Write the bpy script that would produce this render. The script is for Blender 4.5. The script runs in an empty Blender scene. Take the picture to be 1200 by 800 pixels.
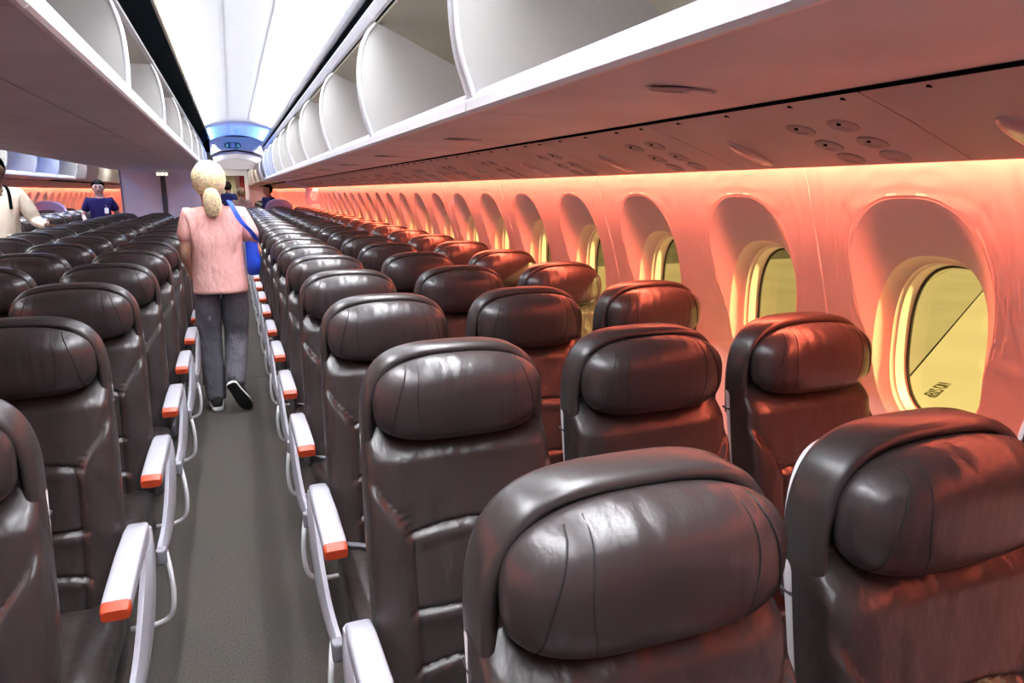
import bpy, bmesh, math, random
from mathutils import Vector, Matrix
random.seed(7)
R = math.radians

# ---------------------------------------------------------------- camera
scene = bpy.context.scene
COL = scene.collection
cam_d = bpy.data.cameras.new('camera')
cam = bpy.data.objects.new('camera', cam_d)
COL.objects.link(cam)
scene.camera = cam
CAM_H = 1.53
cam_d.sensor_fit = 'HORIZONTAL'
cam_d.sensor_width = 36.0
cam_d.lens = 36.0 * 838.0 / 1200.0
cam_d.clip_start = 0.03
cam.location = (0, 0, CAM_H)
cam.rotation_euler = (math.pi / 2 - 0.2073, 0, -0.367)

# ---------------------------------------------------------------- world, sodium flood light, exposure
world = bpy.data.worlds.new('night_apron')
scene.world = world
world.use_nodes = True
bg = world.node_tree.nodes['Background']
bg.inputs[0].default_value = (0.30, 0.25, 0.08, 1)
bg.inputs[1].default_value = 0.35

sun_d = bpy.data.lights.new('apron_floodlight', 'SUN')
sun_d.energy = 17.0
sun_d.color = (1.0, 0.76, 0.27)
sun_d.angle = R(2.0)
sun = bpy.data.objects.new('apron_floodlight', sun_d)
COL.objects.link(sun)
sun.rotation_euler = Vector((-0.79, 0.47, -0.40)).to_track_quat('-Z', 'Y').to_euler()

scene.view_settings.view_transform = 'Standard'
scene.view_settings.look = 'None'
scene.view_settings.exposure = 0.0
scene.view_settings.gamma = 1.0
scene.view_settings.use_curve_mapping = False

XC = -1.045                      # cabin centre line
def mx(x): return 2 * XC - x     # mirror across the cabin centre

def area_light(name, loc, direction, sx, sy, power, color, spread=180):
    d = bpy.data.lights.new(name, 'AREA')
    d.shape = 'RECTANGLE'
    d.size = sx
    d.size_y = sy
    d.energy = power
    d.color = color
    d.spread = R(spread)
    o = bpy.data.objects.new(name, d)
    COL.objects.link(o)
    z = -Vector(direction).normalized()
    x = Vector((0, 1, 0))
    y = z.cross(x).normalized()
    m = Matrix((x, y, z)).transposed()
    o.matrix_world = Matrix.Translation(loc) @ m.to_4x4()
    return o

WALL_LED = (1.0, 0.16, 0.082)
COVE = (0.94, 0.96, 1.0)
BLUE = (0.10, 0.28, 1.0)
P_WALL = 24.0
P_COVE = 8.5
P_FILL = 13.0
SEG = 1.55
# wall wash LED strips behind the lip of the service panels, cove strips over the valances
for side in (0, 1):
    fx = (lambda v: v) if side == 0 else mx
    sg = 1 if side == 0 else -1
    for k in range(22):
        yc = -1.4 + (k + 0.5) * SEG
        area_light('wall_wash_led', (fx(1.562), yc, 1.672), (sg * 0.05, 0, -1.0), SEG, 0.03, P_WALL, WALL_LED)
    for k in range(11):
        yc = -1.07 + (k + 0.5) * SEG
        if yc < 11.8:
            area_light('cove_led', (fx(0.585), yc, 2.40), (-sg * 0.75, 0, 0.66), SEG, 0.05, P_COVE, COVE)
            area_light('cove_led', (fx(-0.265), yc, 2.43), (sg * 0.75, 0, 0.60), SEG, 0.05, P_COVE, COVE)
        area_light('aisle_fill_light', (fx(0.600), yc, 2.385), (-sg * 0.25, 0, -1.0), SEG, 0.03, P_FILL, COVE, 105)  # added downward fill strips that brighten the seats and aisle
        area_light('aisle_fill_light', (fx(-0.262), yc, 2.405), (sg * 0.25, 0, -1.0), SEG, 0.03, P_FILL, COVE, 105)
    area_light('mood_led', (fx(0.585), 13.3, 2.40), (-sg * 0.75, 0, 0.66), 2.6, 0.05, 26.0, BLUE)
    area_light('mood_led', (fx(-0.265), 13.3, 2.43), (sg * 0.75, 0, 0.60), 2.6, 0.05, 26.0, BLUE)
    area_light('vestibule_fill_light', (fx(0.60), 16.9, 2.12), (-sg * 0.8, 0, 0.5), 2.2, 0.05, 7.0, (0.9, 0.9, 1.0))  # added fill pair, brightens the lowered ceiling panel from its sides
    area_light('vestibule_fill_light', (fx(-0.27), 16.9, 2.12), (sg * 0.8, 0, 0.5), 2.2, 0.05, 7.0, (0.9, 0.9, 1.0))
    for k in range(4):
        area_light('galley_downlight', (fx(0.05), 19.5 + 3.2 * k, 2.34), (0, 0, -1), 0.4, 0.4, 22.0, (1.0, 0.95, 0.85))

# ================================================================ materials
def principled(name, color, rough=0.5, metal=0.0, spec=0.5, coat=0.0, bump=None, vary=None):
    m = bpy.data.materials.new(name)
    m.use_nodes = True
    nt = m.node_tree
    b = nt.nodes['Principled BSDF']
    b.inputs['Base Color'].default_value = (*color, 1)
    b.inputs['Roughness'].default_value = rough
    b.inputs['Metallic'].default_value = metal
    b.inputs['Specular IOR Level'].default_value = spec
    b.inputs['Coat Weight'].default_value = coat
    tc = nt.nodes.new('ShaderNodeTexCoord')
    if vary:
        sc, amt = vary
        n = nt.nodes.new('ShaderNodeTexNoise')
        n.inputs['Scale'].default_value = sc
        n.inputs['Detail'].default_value = 5
        nt.links.new(tc.outputs['Object'], n.inputs['Vector'])
        r = nt.nodes.new('ShaderNodeMapRange')
        r.inputs['From Min'].default_value = 0.3
        r.inputs['From Max'].default_value = 0.7
        r.inputs['To Min'].default_value = 1 - amt
        r.inputs['To Max'].default_value = 1 + amt
        nt.links.new(n.outputs['Fac'], r.inputs['Value'])
        mu = nt.nodes.new('ShaderNodeVectorMath')
        mu.operation = 'SCALE'
        mu.inputs[0].default_value = color
        nt.links.new(r.outputs['Result'], mu.inputs['Scale'])
        nt.links.new(mu.outputs[0], b.inputs['Base Color'])
    prev = None
    for (sc, strength, dist, stretch) in (bump or []):
        mp = nt.nodes.new('ShaderNodeMapping')
        mp.inputs['Scale'].default_value = stretch
        nt.links.new(tc.outputs['Object'], mp.inputs['Vector'])
        n = nt.nodes.new('ShaderNodeTexNoise')
        n.inputs['Scale'].default_value = sc
        n.inputs['Detail'].default_value = 4
        nt.links.new(mp.outputs[0], n.inputs['Vector'])
        bp = nt.nodes.new('ShaderNodeBump')
        bp.inputs['Strength'].default_value = strength
        bp.inputs['Distance'].default_value = dist
        nt.links.new(n.outputs['Fac'], bp.inputs['Height'])
        if prev: nt.links.new(prev.outputs[0], bp.inputs['Normal'])
        prev = bp
    if prev: nt.links.new(prev.outputs[0], b.inputs['Normal'])
    return m

def emissive(name, color, strength):
    m = bpy.data.materials.new(name)
    m.use_nodes = True
    nt = m.node_tree
    b = nt.nodes['Principled BSDF']
    b.inputs['Base Color'].default_value = (*color, 1)
    b.inputs['Emission Color'].default_value = (*color, 1)
    b.inputs['Emission Strength'].default_value = strength
    return m

one = (1, 1, 1)
M = {}
M['leather'] = principled('seat_leather', (0.031, 0.024, 0.023), 0.32, spec=0.6,
    bump=[(8, 0.45, 0.025, (1.4, 1, 0.8)), (220, 0.10, 0.002, one)], vary=(6, 0.18))
M['leather_head'] = principled('headrest_leather', (0.034, 0.026, 0.026), 0.31, spec=0.6,
    bump=[(9, 0.30, 0.014, (2.0, 1, 0.45)), (240, 0.10, 0.002, one)], vary=(8, 0.15))
M['leather_frame'] = principled('headrest_frame_leather', (0.033, 0.027, 0.026), 0.30, spec=0.6,
    bump=[(200, 0.08, 0.002, one)])
def add_puckers(m, scale, strength):
    nt = m.node_tree
    b = nt.nodes['Principled BSDF']
    tc = [n for n in nt.nodes if n.type == 'TEX_COORD'][0]
    w = nt.nodes.new('ShaderNodeTexWave')
    w.bands_direction = 'X'
    w.inputs['Scale'].default_value = scale
    w.inputs['Distortion'].default_value = 7.0
    w.inputs['Detail'].default_value = 3.0
    w.inputs['Detail Scale'].default_value = 0.6
    nt.links.new(tc.outputs['Object'], w.inputs['Vector'])
    n = nt.nodes.new('ShaderNodeTexNoise')
    n.inputs['Scale'].default_value = 7.0
    nt.links.new(tc.outputs['Object'], n.inputs['Vector'])
    r = nt.nodes.new('ShaderNodeMapRange')
    r.inputs['From Min'].default_value = 0.45
    r.inputs['From Max'].default_value = 0.70
    nt.links.new(n.outputs['Fac'], r.inputs['Value'])
    mu = nt.nodes.new('ShaderNodeMath')
    mu.operation = 'MULTIPLY'
    nt.links.new(w.outputs['Fac'], mu.inputs[0])
    nt.links.new(r.outputs['Result'], mu.inputs[1])
    bp = nt.nodes.new('ShaderNodeBump')
    bp.inputs['Strength'].default_value = strength
    bp.inputs['Distance'].default_value = 0.01
    nt.links.new(mu.outputs[0], bp.inputs['Height'])
    old = b.inputs['Normal'].links[0].from_socket
    nt.links.new(old, bp.inputs['Normal'])
    nt.links.new(bp.outputs[0], b.inputs['Normal'])
add_puckers(M['leather_head'], 9.0, 0.14)
add_puckers(M['leather'], 5.0, 0.30)
M['seam'] = principled('seam_thread', (0.012, 0.010, 0.010), 0.7)
M['shell'] = principled('seat_shell_plastic', (0.74, 0.74, 0.76), 0.35)
M['silver'] = principled('armrest_silver_plastic', (0.38, 0.38, 0.43), 0.32, metal=0.0, spec=0.6, coat=0.3)
M['orange'] = principled('armrest_cap_orange', (0.44, 0.045, 0.010), 0.45)
M['dark_plastic'] = principled('dark_grey_plastic', (0.07, 0.07, 0.08), 0.45)
M['grey_plastic'] = principled('mid_grey_plastic', (0.22, 0.22, 0.25), 0.45)
M['chrome'] = principled('polished_rail', (0.82, 0.82, 0.84), 0.22, metal=1.0)
M['belt'] = principled('belt_webbing', (0.10, 0.10, 0.12), 0.8, bump=[(300, 0.2, 0.002, one)])
M['carpet'] = principled('aisle_carpet', (0.070, 0.063, 0.055), 0.95, spec=0.15,
    bump=[(420, 0.8, 0.006, one), (60, 0.3, 0.004, one)], vary=(160, 0.35))
M['wall'] = principled('sidewall_panel', (0.80, 0.76, 0.75), 0.5, spec=0.3, bump=[(300, 0.04, 0.001, one)])
M['seamline'] = principled('panel_joint_trim', (0.9, 0.88, 0.86), 0.4)
M['frame'] = principled('window_reveal', (0.78, 0.72, 0.68), 0.45)
M['gasket'] = principled('window_gasket', (0.02, 0.018, 0.016), 0.6)
M['bin_under'] = principled('bin_underside', (0.80, 0.70, 0.74), 0.55, spec=0.3, bump=[(260, 0.15, 0.002, one)], vary=(3, 0.10))
M['centre_under'] = principled('centre_bin_underside', (0.56, 0.53, 0.60), 0.55, spec=0.3, bump=[(260, 0.15, 0.002, one)], vary=(3, 0.10))  # copy of the bin underside, colour cooled to offset the red wall light
M['psu'] = principled('service_panel_plastic', (0.52, 0.46, 0.47), 0.5, spec=0.3, bump=[(260, 0.12, 0.002, one)], vary=(4, 0.08))
M['disc'] = principled('vent_disc', (0.34, 0.31, 0.34), 0.5)
M['lens'] = principled('reading_lamp_lens', (0.50, 0.44, 0.45), 0.18, spec=0.8, coat=0.5)
M['white'] = principled('white_trim', (0.86, 0.86, 0.90), 0.35)
M['lav'] = principled('lavender_trim', (0.55, 0.56, 0.82), 0.45)
M['bin'] = principled('bin_liner_cream', (0.56, 0.555, 0.52), 0.5, spec=0.3)
M['bin_in'] = principled('bin_interior_khaki', (0.40, 0.375, 0.28), 0.6, spec=0.2)
M['black'] = principled('dark_valance', (0.004, 0.005, 0.006), 0.9, spec=0.0, bump=[(8, 0.2, 0.01, one)])
M['ceil'] = principled('ceiling_panel', (0.84, 0.86, 0.90), 0.55, spec=0.3)
M['monument'] = principled('bulkhead_laminate', (0.78, 0.72, 0.82), 0.45, vary=(30, 0.04))
M['sea_green'] = principled('sign_green', (0.02, 0.16, 0.16), 0.4)
M['sign_mark'] = emissive('sign_pictogram', (0.35, 0.75, 0.75), 0.6)
M['lamp'] = emissive('lamp_diffuser', (1.0, 0.88, 0.62), 2.5)
M['lav_cover'] = principled('lavender_cover_fabric', (0.42, 0.34, 0.52), 0.7, bump=[(60, 0.15, 0.004, one)])
M['curtain'] = principled('pale_curtain', (0.72, 0.74, 0.52), 0.8)
M['red'] = principled('red_panel', (0.45, 0.03, 0.03), 0.5)
M['concrete'] = principled('apron_concrete', (0.24, 0.23, 0.20), 0.7, vary=(0.15, 0.15))
M['asphalt'] = principled('dark_asphalt', (0.06, 0.055, 0.05), 0.6, vary=(0.2, 0.3))
M['wing'] = principled('wing_paint', (0.50, 0.50, 0.46), 0.45, vary=(0.9, 0.05))
M['flap'] = principled('flap_paint', (0.34, 0.34, 0.31), 0.5, vary=(1.1, 0.08))
M['stencil'] = principled('stencil_ink', (0.14, 0.12, 0.08), 0.7)

gl = bpy.data.materials.new('window_acrylic')
gl.use_nodes = True
nt = gl.node_tree
nt.nodes.clear()
o_ = nt.nodes.new('ShaderNodeOutputMaterial')
mi = nt.nodes.new('ShaderNodeMixShader')
tr = nt.nodes.new('ShaderNodeBsdfTransparent')
tr.inputs[0].default_value = (0.97, 0.95, 0.90, 1)
gs = nt.nodes.new('ShaderNodeBsdfGlossy')
gs.inputs['Roughness'].default_value = 0.03
fr = nt.nodes.new('ShaderNodeLayerWeight')
fr.inputs['Blend'].default_value = 0.25
pw = nt.nodes.new('ShaderNodeMath')
pw.operation = 'POWER'
pw.inputs[1].default_value = 5.0
nt.links.new(fr.outputs['Facing'], pw.inputs[0])
ml = nt.nodes.new('ShaderNodeMath')
ml.operation = 'MULTIPLY_ADD'
ml.inputs[1].default_value = 0.5
ml.inputs[2].default_value = 0.03
nt.links.new(pw.outputs[0], ml.inputs[0])
nt.links.new(ml.outputs[0], mi.inputs[0])
nt.links.new(tr.outputs[0], mi.inputs[1])
nt.links.new(gs.outputs[0], mi.inputs[2])
nt.links.new(mi.outputs[0], o_.inputs[0])
M['glass'] = gl
dim = gl.copy()  # glass darkened to keep the floodlight off the nearest seats
dim.name = 'window_acrylic_light_block'
[n for n in dim.node_tree.nodes if n.type == 'BSDF_TRANSPARENT'][0].inputs[0].default_value = (0.12, 0.14, 0.16, 1)
M['glass_light_block'] = dim

# ================================================================ mesh helpers
def mesh(name, verts, faces, mat, angle=35):
    me = bpy.data.meshes.new(name)
    me.from_pydata([tuple(v) for v in verts], [], faces)
    bm = bmesh.new()
    bm.from_mesh(me)
    bmesh.ops.recalc_face_normals(bm, faces=bm.faces)
    bm.to_mesh(me)
    bm.free()
    me.shade_smooth()
    me.set_sharp_from_angle(angle=R(angle))
    me.materials.append(M[mat] if isinstance(mat, str) else mat)
    return me

def put(name, me, parent=None, loc=None):
    o = bpy.data.objects.new(name, me)
    COL.objects.link(o)
    if parent: o.parent = parent
    if loc: o.location = loc
    return o

def empty(name, loc=(0, 0, 0), rz=0):
    o = bpy.data.objects.new(name, None)
    o.empty_display_size = 0.1
    COL.objects.link(o)
    o.location = loc
    o.rotation_euler = (0, 0, rz)
    return o

def tag(o, label, cat, group=None):
    o['label'] = label
    o['category'] = cat
    if group: o['group'] = group
    return o

def struct(o):
    o['kind'] = 'structure'
    return o

def prism_y(poly, y0, y1):
    """closed xz polygon extruded along y"""
    n = len(poly)
    v = [(x, y0, z) for x, z in poly] + [(x, y1, z) for x, z in poly]
    f = [tuple(range(n)), tuple(range(2 * n - 1, n - 1, -1))]
    f += [(i, (i + 1) % n, n + (i + 1) % n, n + i) for i in range(n)]
    return v, f

def prism_x(poly, x0, x1):
    v, f = prism_y(poly, x0, x1)
    return [(b, a, c) for a, b, c in v], f

def thick(line, t):
    """open polyline -> closed polygon of thickness t (offset to the left of the direction)"""
    out = []
    for i, p in enumerate(line):
        a = line[max(i - 1, 0)]
        b = line[min(i + 1, len(line) - 1)]
        d = Vector((b[0] - a[0], b[1] - a[1])).normalized()
        out.append((p[0] - d.y * t, p[1] + d.x * t))
    return list(line) + out[::-1]

def box(x0, x1, y0, y1, z0, z1):
    return prism_y([(x0, z0), (x1, z0), (x1, z1), (x0, z1)], y0, y1)

def join(*vf):
    V, F = [], []
    for v, f in vf:
        n = len(V)
        V += list(v)
        F += [tuple(i + n for i in q) for q in f]
    return V, F

def tube(path, r, n=8, closed=False):
    V, F = [], []
    P = [Vector(p) for p in path]
    m = len(P)
    rr = r if isinstance(r, (list, tuple)) else [r] * m
    up = None
    for i in range(m):
        a = P[i - 1] if (i > 0 or closed) else P[i]
        b = P[(i + 1) % m] if (i < m - 1 or closed) else P[i]
        d = (b - a).normalized()
        if up is None:
            up = d.orthogonal().normalized()
        up = (up - d * up.dot(d)).normalized()
        s = d.cross(up)
        for k in range(n):
            t = 2 * math.pi * k / n
            V.append(P[i] + (up * math.cos(t) + s * math.sin(t)) * rr[i])
    for i in range(m - (0 if closed else 1)):
        j = (i + 1) % m
        for k in range(n):
            l = (k + 1) % n
            F.append((i * n + k, i * n + l, j * n + l, j * n + k))
    if not closed:
        F.append(tuple(range(n))[::-1])
        F.append(tuple(range((m - 1) * n, m * n)))
    return V, F

def smooth_path(pts, k=6):
    """Catmull-Rom through pts"""
    P = [Vector(p) for p in pts]
    P = [2 * P[0] - P[1]] + P + [2 * P[-1] - P[-2]]
    out = []
    for i in range(1, len(P) - 2):
        for j in range(k):
            t = j / k
            a, b, c, d = P[i - 1], P[i], P[i + 1], P[i + 2]
            out.append(0.5 * ((2 * b) + (c - a) * t + (2 * a - 5 * b + 4 * c - d) * t * t + (3 * b - a - 3 * c + d) * t ** 3))
    out.append(P[-2])
    return out

def superell(hw, hh, n, N=56, arch=0.0):
    pts = []
    for i in range(N):
        t = 2 * math.pi * i / N
        c, s = math.cos(t), math.sin(t)
        x = hw * math.copysign(abs(c) ** (2 / n), c)
        z = hh * math.copysign(abs(s) ** (2 / n), s)
        pts.append((x, z - arch * (x / hw) ** 2))
    return pts

def rings_mesh(rings):
    """list of rings (same count) lofted, both ends capped by a fan"""
    n = len(rings[0])
    V, F = [], []
    for r in rings: V += r
    for i in range(len(rings) - 1):
        for k in range(n):
            l = (k + 1) % n
            F.append((i * n + k, i * n + l, (i + 1) * n + l, (i + 1) * n + k))
    for base, flip in ((0, True), ((len(rings) - 1) * n, False)):
        c = [sum(V[base + k][a] for k in range(n)) / n for a in range(3)]
        V.append(tuple(c))
        ci = len(V) - 1
        for k in range(n):
            l = (k + 1) % n
            F.append((base + l, base + k, ci) if flip else (base + k, base + l, ci))
    return V, F

def pad(outline, yb, yf, r, bulge=0.0, cz=0.0, steps=4, inner=4):
    """slab with outline in xz, back at yb, front at yf (smaller y), rounded edges"""
    xs = [p[0] for p in outline]
    zs = [p[1] for p in outline]
    cx, cz0 = (max(xs) + min(xs)) / 2, (max(zs) + min(zs)) / 2
    hw, hh = (max(xs) - min(xs)) / 2, (max(zs) - min(zs)) / 2
    def ring(e, y, s=1.0):
        return [(cx + (x - cx) * (hw - e) / hw * s, y, cz0 + (z - cz0) * (hh - e) / hh * s + cz) for x, z in outline]
    rg = []
    for i in range(steps + 1):
        a = math.pi / 2 * i / steps
        rg.append(ring(r * (1 - math.sin(a)), yb - r * (1 - math.cos(a))))
    for i in range(steps + 1):
        a = math.pi / 2 * i / steps
        rg.append(ring(r * (1 - math.cos(a)), yf + r * (1 - math.sin(a))))
    for i in range(1, inner + 1):
        s = 1 - i / (inner + 0.5)
        rg.append(ring(r, yf - bulge * (1 - s * s), s))
    return rings_mesh(rg)

def rbox(x0, x1, y0, y1, z0, z1, r):
    cx, cz = (x0 + x1) / 2, (z0 + z1) / 2
    out = superell((x1 - x0) / 2, (z1 - z0) / 2, 8, 32)
    return pad([(cx + a, cz + b) for a, b in out], y1, y0, r, 0, 0, 3, 1)

def mirrored(vf):
    v, f = vf
    return [(mx(p[0]), p[1], p[2]) for p in v], f

# ================================================================ shell of the cabin
Y0, Y1 = -2.2, 33.0
PROF = [(0.0, 1.70), (0.3, 1.78), (0.6, 1.815), (0.8, 1.82), (0.99, 1.80), (1.19, 1.75), (1.385, 1.69), (1.58, 1.63), (1.78, 1.555)]
def prof(z):
    for (a, xa), (b, xb) in zip(PROF, PROF[1:]):
        if z <= b:
            t = (z - a) / (b - a)
            return xa + (xb - xa) * t
    return PROF[-1][1]
_pr = [prof(i * 0.01) for i in range(180)]
def profs(z):
    i0 = z / 0.01
    s = 0; w = 0
    for d in range(-10, 11, 2):
        j = min(max(int(round(i0 + d)), 0), 178)
        s += _pr[j]; w += 1
    return s / w

# carpet: two sections that meet at a seam across the aisle
fl = struct(empty('floor'))
put('carpet_section', mesh('carpet_near', *box(mx(1.9), 1.9, Y0, 6.205, -0.05, 0.0), 'carpet'), fl)
put('carpet_section', mesh('carpet_far', *box(mx(1.9), 1.9, 6.213, Y1, -0.05, 0.0), 'carpet'), fl)
put('subfloor', mesh('subfloor', *box(mx(1.9), 1.9, Y0, Y1, -0.10, -0.052), 'dark_plastic'), fl)

# crown of the fuselage above the bins
crown = []
for i in range(25):
    a = math.pi * i / 24
    crown.append((XC + 2.80 * math.cos(a), 1.70 + 1.35 * math.sin(a)))
ce = struct(empty('ceiling'))
put('crown_lining', mesh('crown_lining', *prism_y(thick(crown, -0.06), Y0, Y1), 'dark_plastic'), ce)
endpoly = [(mx(1.75), 0.0), (1.75, 0.0)] + crown
struct(put('wall_front', mesh('wall_front', *prism_y(endpoly, Y0 - 0.06, Y0), 'monument')))
struct(put('wall_back', mesh('wall_back', *prism_y(endpoly, Y1, Y1 + 0.06), 'monument')))

# vaulted ceiling panels over both aisles, broken into sections
def vault(y0, y1, side):
    line = []
    for i in range(17):
        t = i / 16
        x = 0.63 + (-0.30 - 0.63) * t
        line.append((x, 2.425 + 0.10 * math.sin(math.pi * t) ** 0.8))
    vf = prism_y(thick(line, -0.02), y0, y1)
    return vf if side == 0 else mirrored(vf)
for side in (0, 1):
    me = mesh('ceiling_panel_%d' % side, *vault(0, SEG - 0.004, side), 'ceil')
    for k in range(10):
        put('ceiling_panel', me, ce, (0, -1.07 + k * SEG, 0))
    # narrow joint strips that run along the panels
    for xx in (0.30, 0.02):
        x_ = xx if side == 0 else mx(xx)
        zz = 2.425 + 0.10 * math.sin(math.pi * (0.63 - xx) / 0.93) ** 0.8
        put('ceiling_joint', mesh('ceiling_joint', *box(x_ - 0.003, x_ + 0.003, -1.07, 14.4, zz - 0.0035, zz + 0.002), 'white'), ce)

# side walls: panels with two window pockets each
WP = 0.68
WCZ, WHW, WHH, WN = 1.095, 0.176, 0.260, 2.7
XG, KF = 1.785, 0.85
def wall_x(y, z):
    q = (abs(y / WHW) ** WN + abs((z - WCZ) / WHH) ** WN) ** (1 / WN)
    dist = math.hypot(y, z - WCZ)
    d = dist * (1 - 1 / q) if q > 1 else 0.0
    return max(profs(z), XG - KF * d)

def angles():
    a = [2 * math.pi * i / 88 for i in range(88)]
    z0, z1 = 0.0 - WCZ, 1.74 - WCZ
    h = WP / 2
    for y, z in ((h, z0), (h, z1), (-h, z0), (-h, z1)):
        a.append(math.atan2(z, y) % (2 * math.pi))
    return sorted(a)
ANG = angles()
def open_pt(t, ins=0.0):
    c, s = math.cos(t), math.sin(t)
    w, h = WHW - ins, WHH - ins
    r = 1 / ((abs(c / w) ** WN + abs(s / h) ** WN) ** (1 / WN))
    return c * r, WCZ + s * r
def rect_pt(t):
    c, s = math.cos(t), math.sin(t)
    h = WP / 2
    k = 1e9
    if abs(c) > 1e-9: k = min(k, h / abs(c))
    if s > 1e-9: k = min(k, (1.74 - WCZ) / s)
    if s < -1e-9: k = min(k, WCZ / -s)
    return c * k, WCZ + s * k
def crossing(a):
    """where the window pocket runs out into the wall along one ray"""
    p, q = open_pt(a), rect_pt(a)
    last = 0.0
    for i in range(1, 200):
        t = i / 200
        y, z = p[0] + (q[0] - p[0]) * t, p[1] + (q[1] - p[1]) * t
        rr = (abs(y / WHW) ** WN + abs((z - WCZ) / WHH) ** WN) ** (1 / WN)
        if XG - KF * math.hypot(y, z - WCZ) * (1 - 1 / rr) > profs(z): last = t
        else: break
    return min(max(last, 0.03), 0.9)
def wall_module(yo):
    V, F = [], []
    N1, N2 = 10, 22
    n = len(ANG)
    cr = [crossing(a) for a in ANG]
    for j in range(N1 + N2 + 1):
        for a, c in zip(ANG, cr):
            t = c * j / N1 if j <= N1 else c + (1 - c) * ((j - N1) / N2) ** 1.4
            p, q = open_pt(a), rect_pt(a)
            y, z = p[0] + (q[0] - p[0]) * t, p[1] + (q[1] - p[1]) * t
            V.append((wall_x(y, z), y + yo, z))
    for j in range(N1 + N2):
        for k in range(n):
            l = (k + 1) % n
            F.append((j * n + k, j * n + l, (j + 1) * n + l, (j + 1) * n + k))
    return V, F
wall_vf = join(wall_module(0.0), wall_module(WP))
def ring_x(a, ins):
    p = open_pt(a, ins)
    return p
def frame_vf():
    rg = []
    rim = [(wall_x(*open_pt(a)), *open_pt(a)) for a in ANG]
    rg.append(rim)
    rg.append([(max(r[0], 1.79) + 0.012, *open_pt(a, 0.004)) for r, a in zip(rim, ANG)])
    rg.append([(1.832, *open_pt(a, 0.016)) for a in ANG])
    rg.append([(1.836, *open_pt(a, 0.022)) for a in ANG])
    rg.append([(1.850, *open_pt(a, 0.024)) for a in ANG])
    rg.append([(1.853, *open_pt(a, 0.027)) for a in ANG])
    rg.append([(1.900, *open_pt(a, 0.031)) for a in ANG])
    rg.append([(1.905, *open_pt(a, -0.06)) for a in ANG])
    V, F = [], []
    n = len(ANG)
    for r in rg: V += r
    for j in range(len(rg) - 1):
        for k in range(n):
            l = (k + 1) % n
            F.append((j * n + k, j * n + l, (j + 1) * n + l, (j + 1) * n + k))
    return V, F
def gasket_vf():
    return tube([(1.898, *open_pt(a, 0.033)) for a in ANG], 0.005, 6, True)
def pane_vf():
    n = len(ANG)
    V = [(1.896, *open_pt(a, 0.030)) for a in ANG] + [(1.900, *open_pt(a, 0.030)) for a in ANG]
    F = [tuple(range(n)), tuple(range(2 * n - 1, n - 1, -1))]
    F += [(i, (i + 1) % n, n + (i + 1) % n, n + i) for i in range(n)]
    return V, F

W0 = 1.415
wn = 0
for side in (0, 1):
    fn = (lambda q: q) if side == 0 else mirrored
    wroot = struct(empty('wall_right' if side == 0 else 'wall_left'))
    me_w = mesh('wall_panel_%d' % side, *fn(wall_vf), 'wall', 14)
    me_f = mesh('window_frame_%d' % side, *fn(frame_vf()), 'frame', 40)
    me_g = mesh('window_gasket_%d' % side, *fn(gasket_vf()), 'gasket')
    me_p = mesh('window_pane_%d' % side, *fn(pane_vf()), 'glass')
    me_d = mesh('window_pane_light_block_%d' % side, *fn(pane_vf()), 'glass_light_block')
    zs = [0.02 + 1.70 * i / 40 for i in range(41)]
    sl = [(profs(z) - 0.0025, z) for z in zs]
    me_s = mesh('panel_joint_%d' % side, *fn(prism_y(sl + [(x + 0.006, z) for x, z in sl[::-1]], -0.0025, 0.0025)), 'seamline')
    # panels start so that joints fall between window pairs, as they do behind the rows
    k = -6
    y = W0 - WP * 6
    first = y + WP          # joint at W0 + WP/2 (after an odd window)
    ys = W0 + WP * 0.5 - 2 * WP * 3
    while ys < Y1 - 0.2:
        # panel covers ys .. ys+2*WP, windows at ys+WP/2 and ys+1.5*WP
        put('wall_panel', me_w, wroot, (0, ys + WP / 2, 0))
        put('panel_joint', me_s, wroot, (0, ys, 0))
        for q in (0.5, 1.5):
            wy = ys + WP * q
            wn += 1
            w = struct(empty('window_%d' % wn, (0, wy, 0)))
            put('window_frame', me_f, w)
            if (side == 0 and wy > -0.8) or wy > 6:
                put('gasket', me_g, w)
            put('pane', me_d if wy < 0.9 else me_p, w)  # panes beside and behind the camera are darkened to block the floodlight
        ys += 2 * WP
    # outer skin behind the panels under the windows keeps the apron light out
    lo = [(x + 0.10 if z < 1.5 else x + 0.10, z) for z, x in [(0.0, 1.78), (0.45, 1.86), (0.80, 1.90)]]
    hi = [(1.86, 1.45), (1.80, 1.62), (1.72, 1.78)]
    put('outer_skin', mesh('skin_low', *fn(prism_y(thick([(1.84, -0.1), (1.90, 0.45), (1.925, 0.80)], -0.02), Y0, Y1)), 'dark_plastic'), wroot)
    put('outer_skin', mesh('skin_high', *fn(prism_y(thick([(1.92, 1.42), (1.84, 1.62), (1.74, 1.80)], -0.02), Y0, Y1)), 'dark_plastic'), wroot)
    # dado / floor rail along the wall
    struct(put('baseboard_right' if side == 0 else 'baseboard_left',
        mesh('baseboard', *fn(prism_y([(1.66, 0.0), (1.72, 0.0), (1.78, 0.30), (1.765, 0.30)], Y0, Y1)), 'dark_plastic')))

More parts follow.
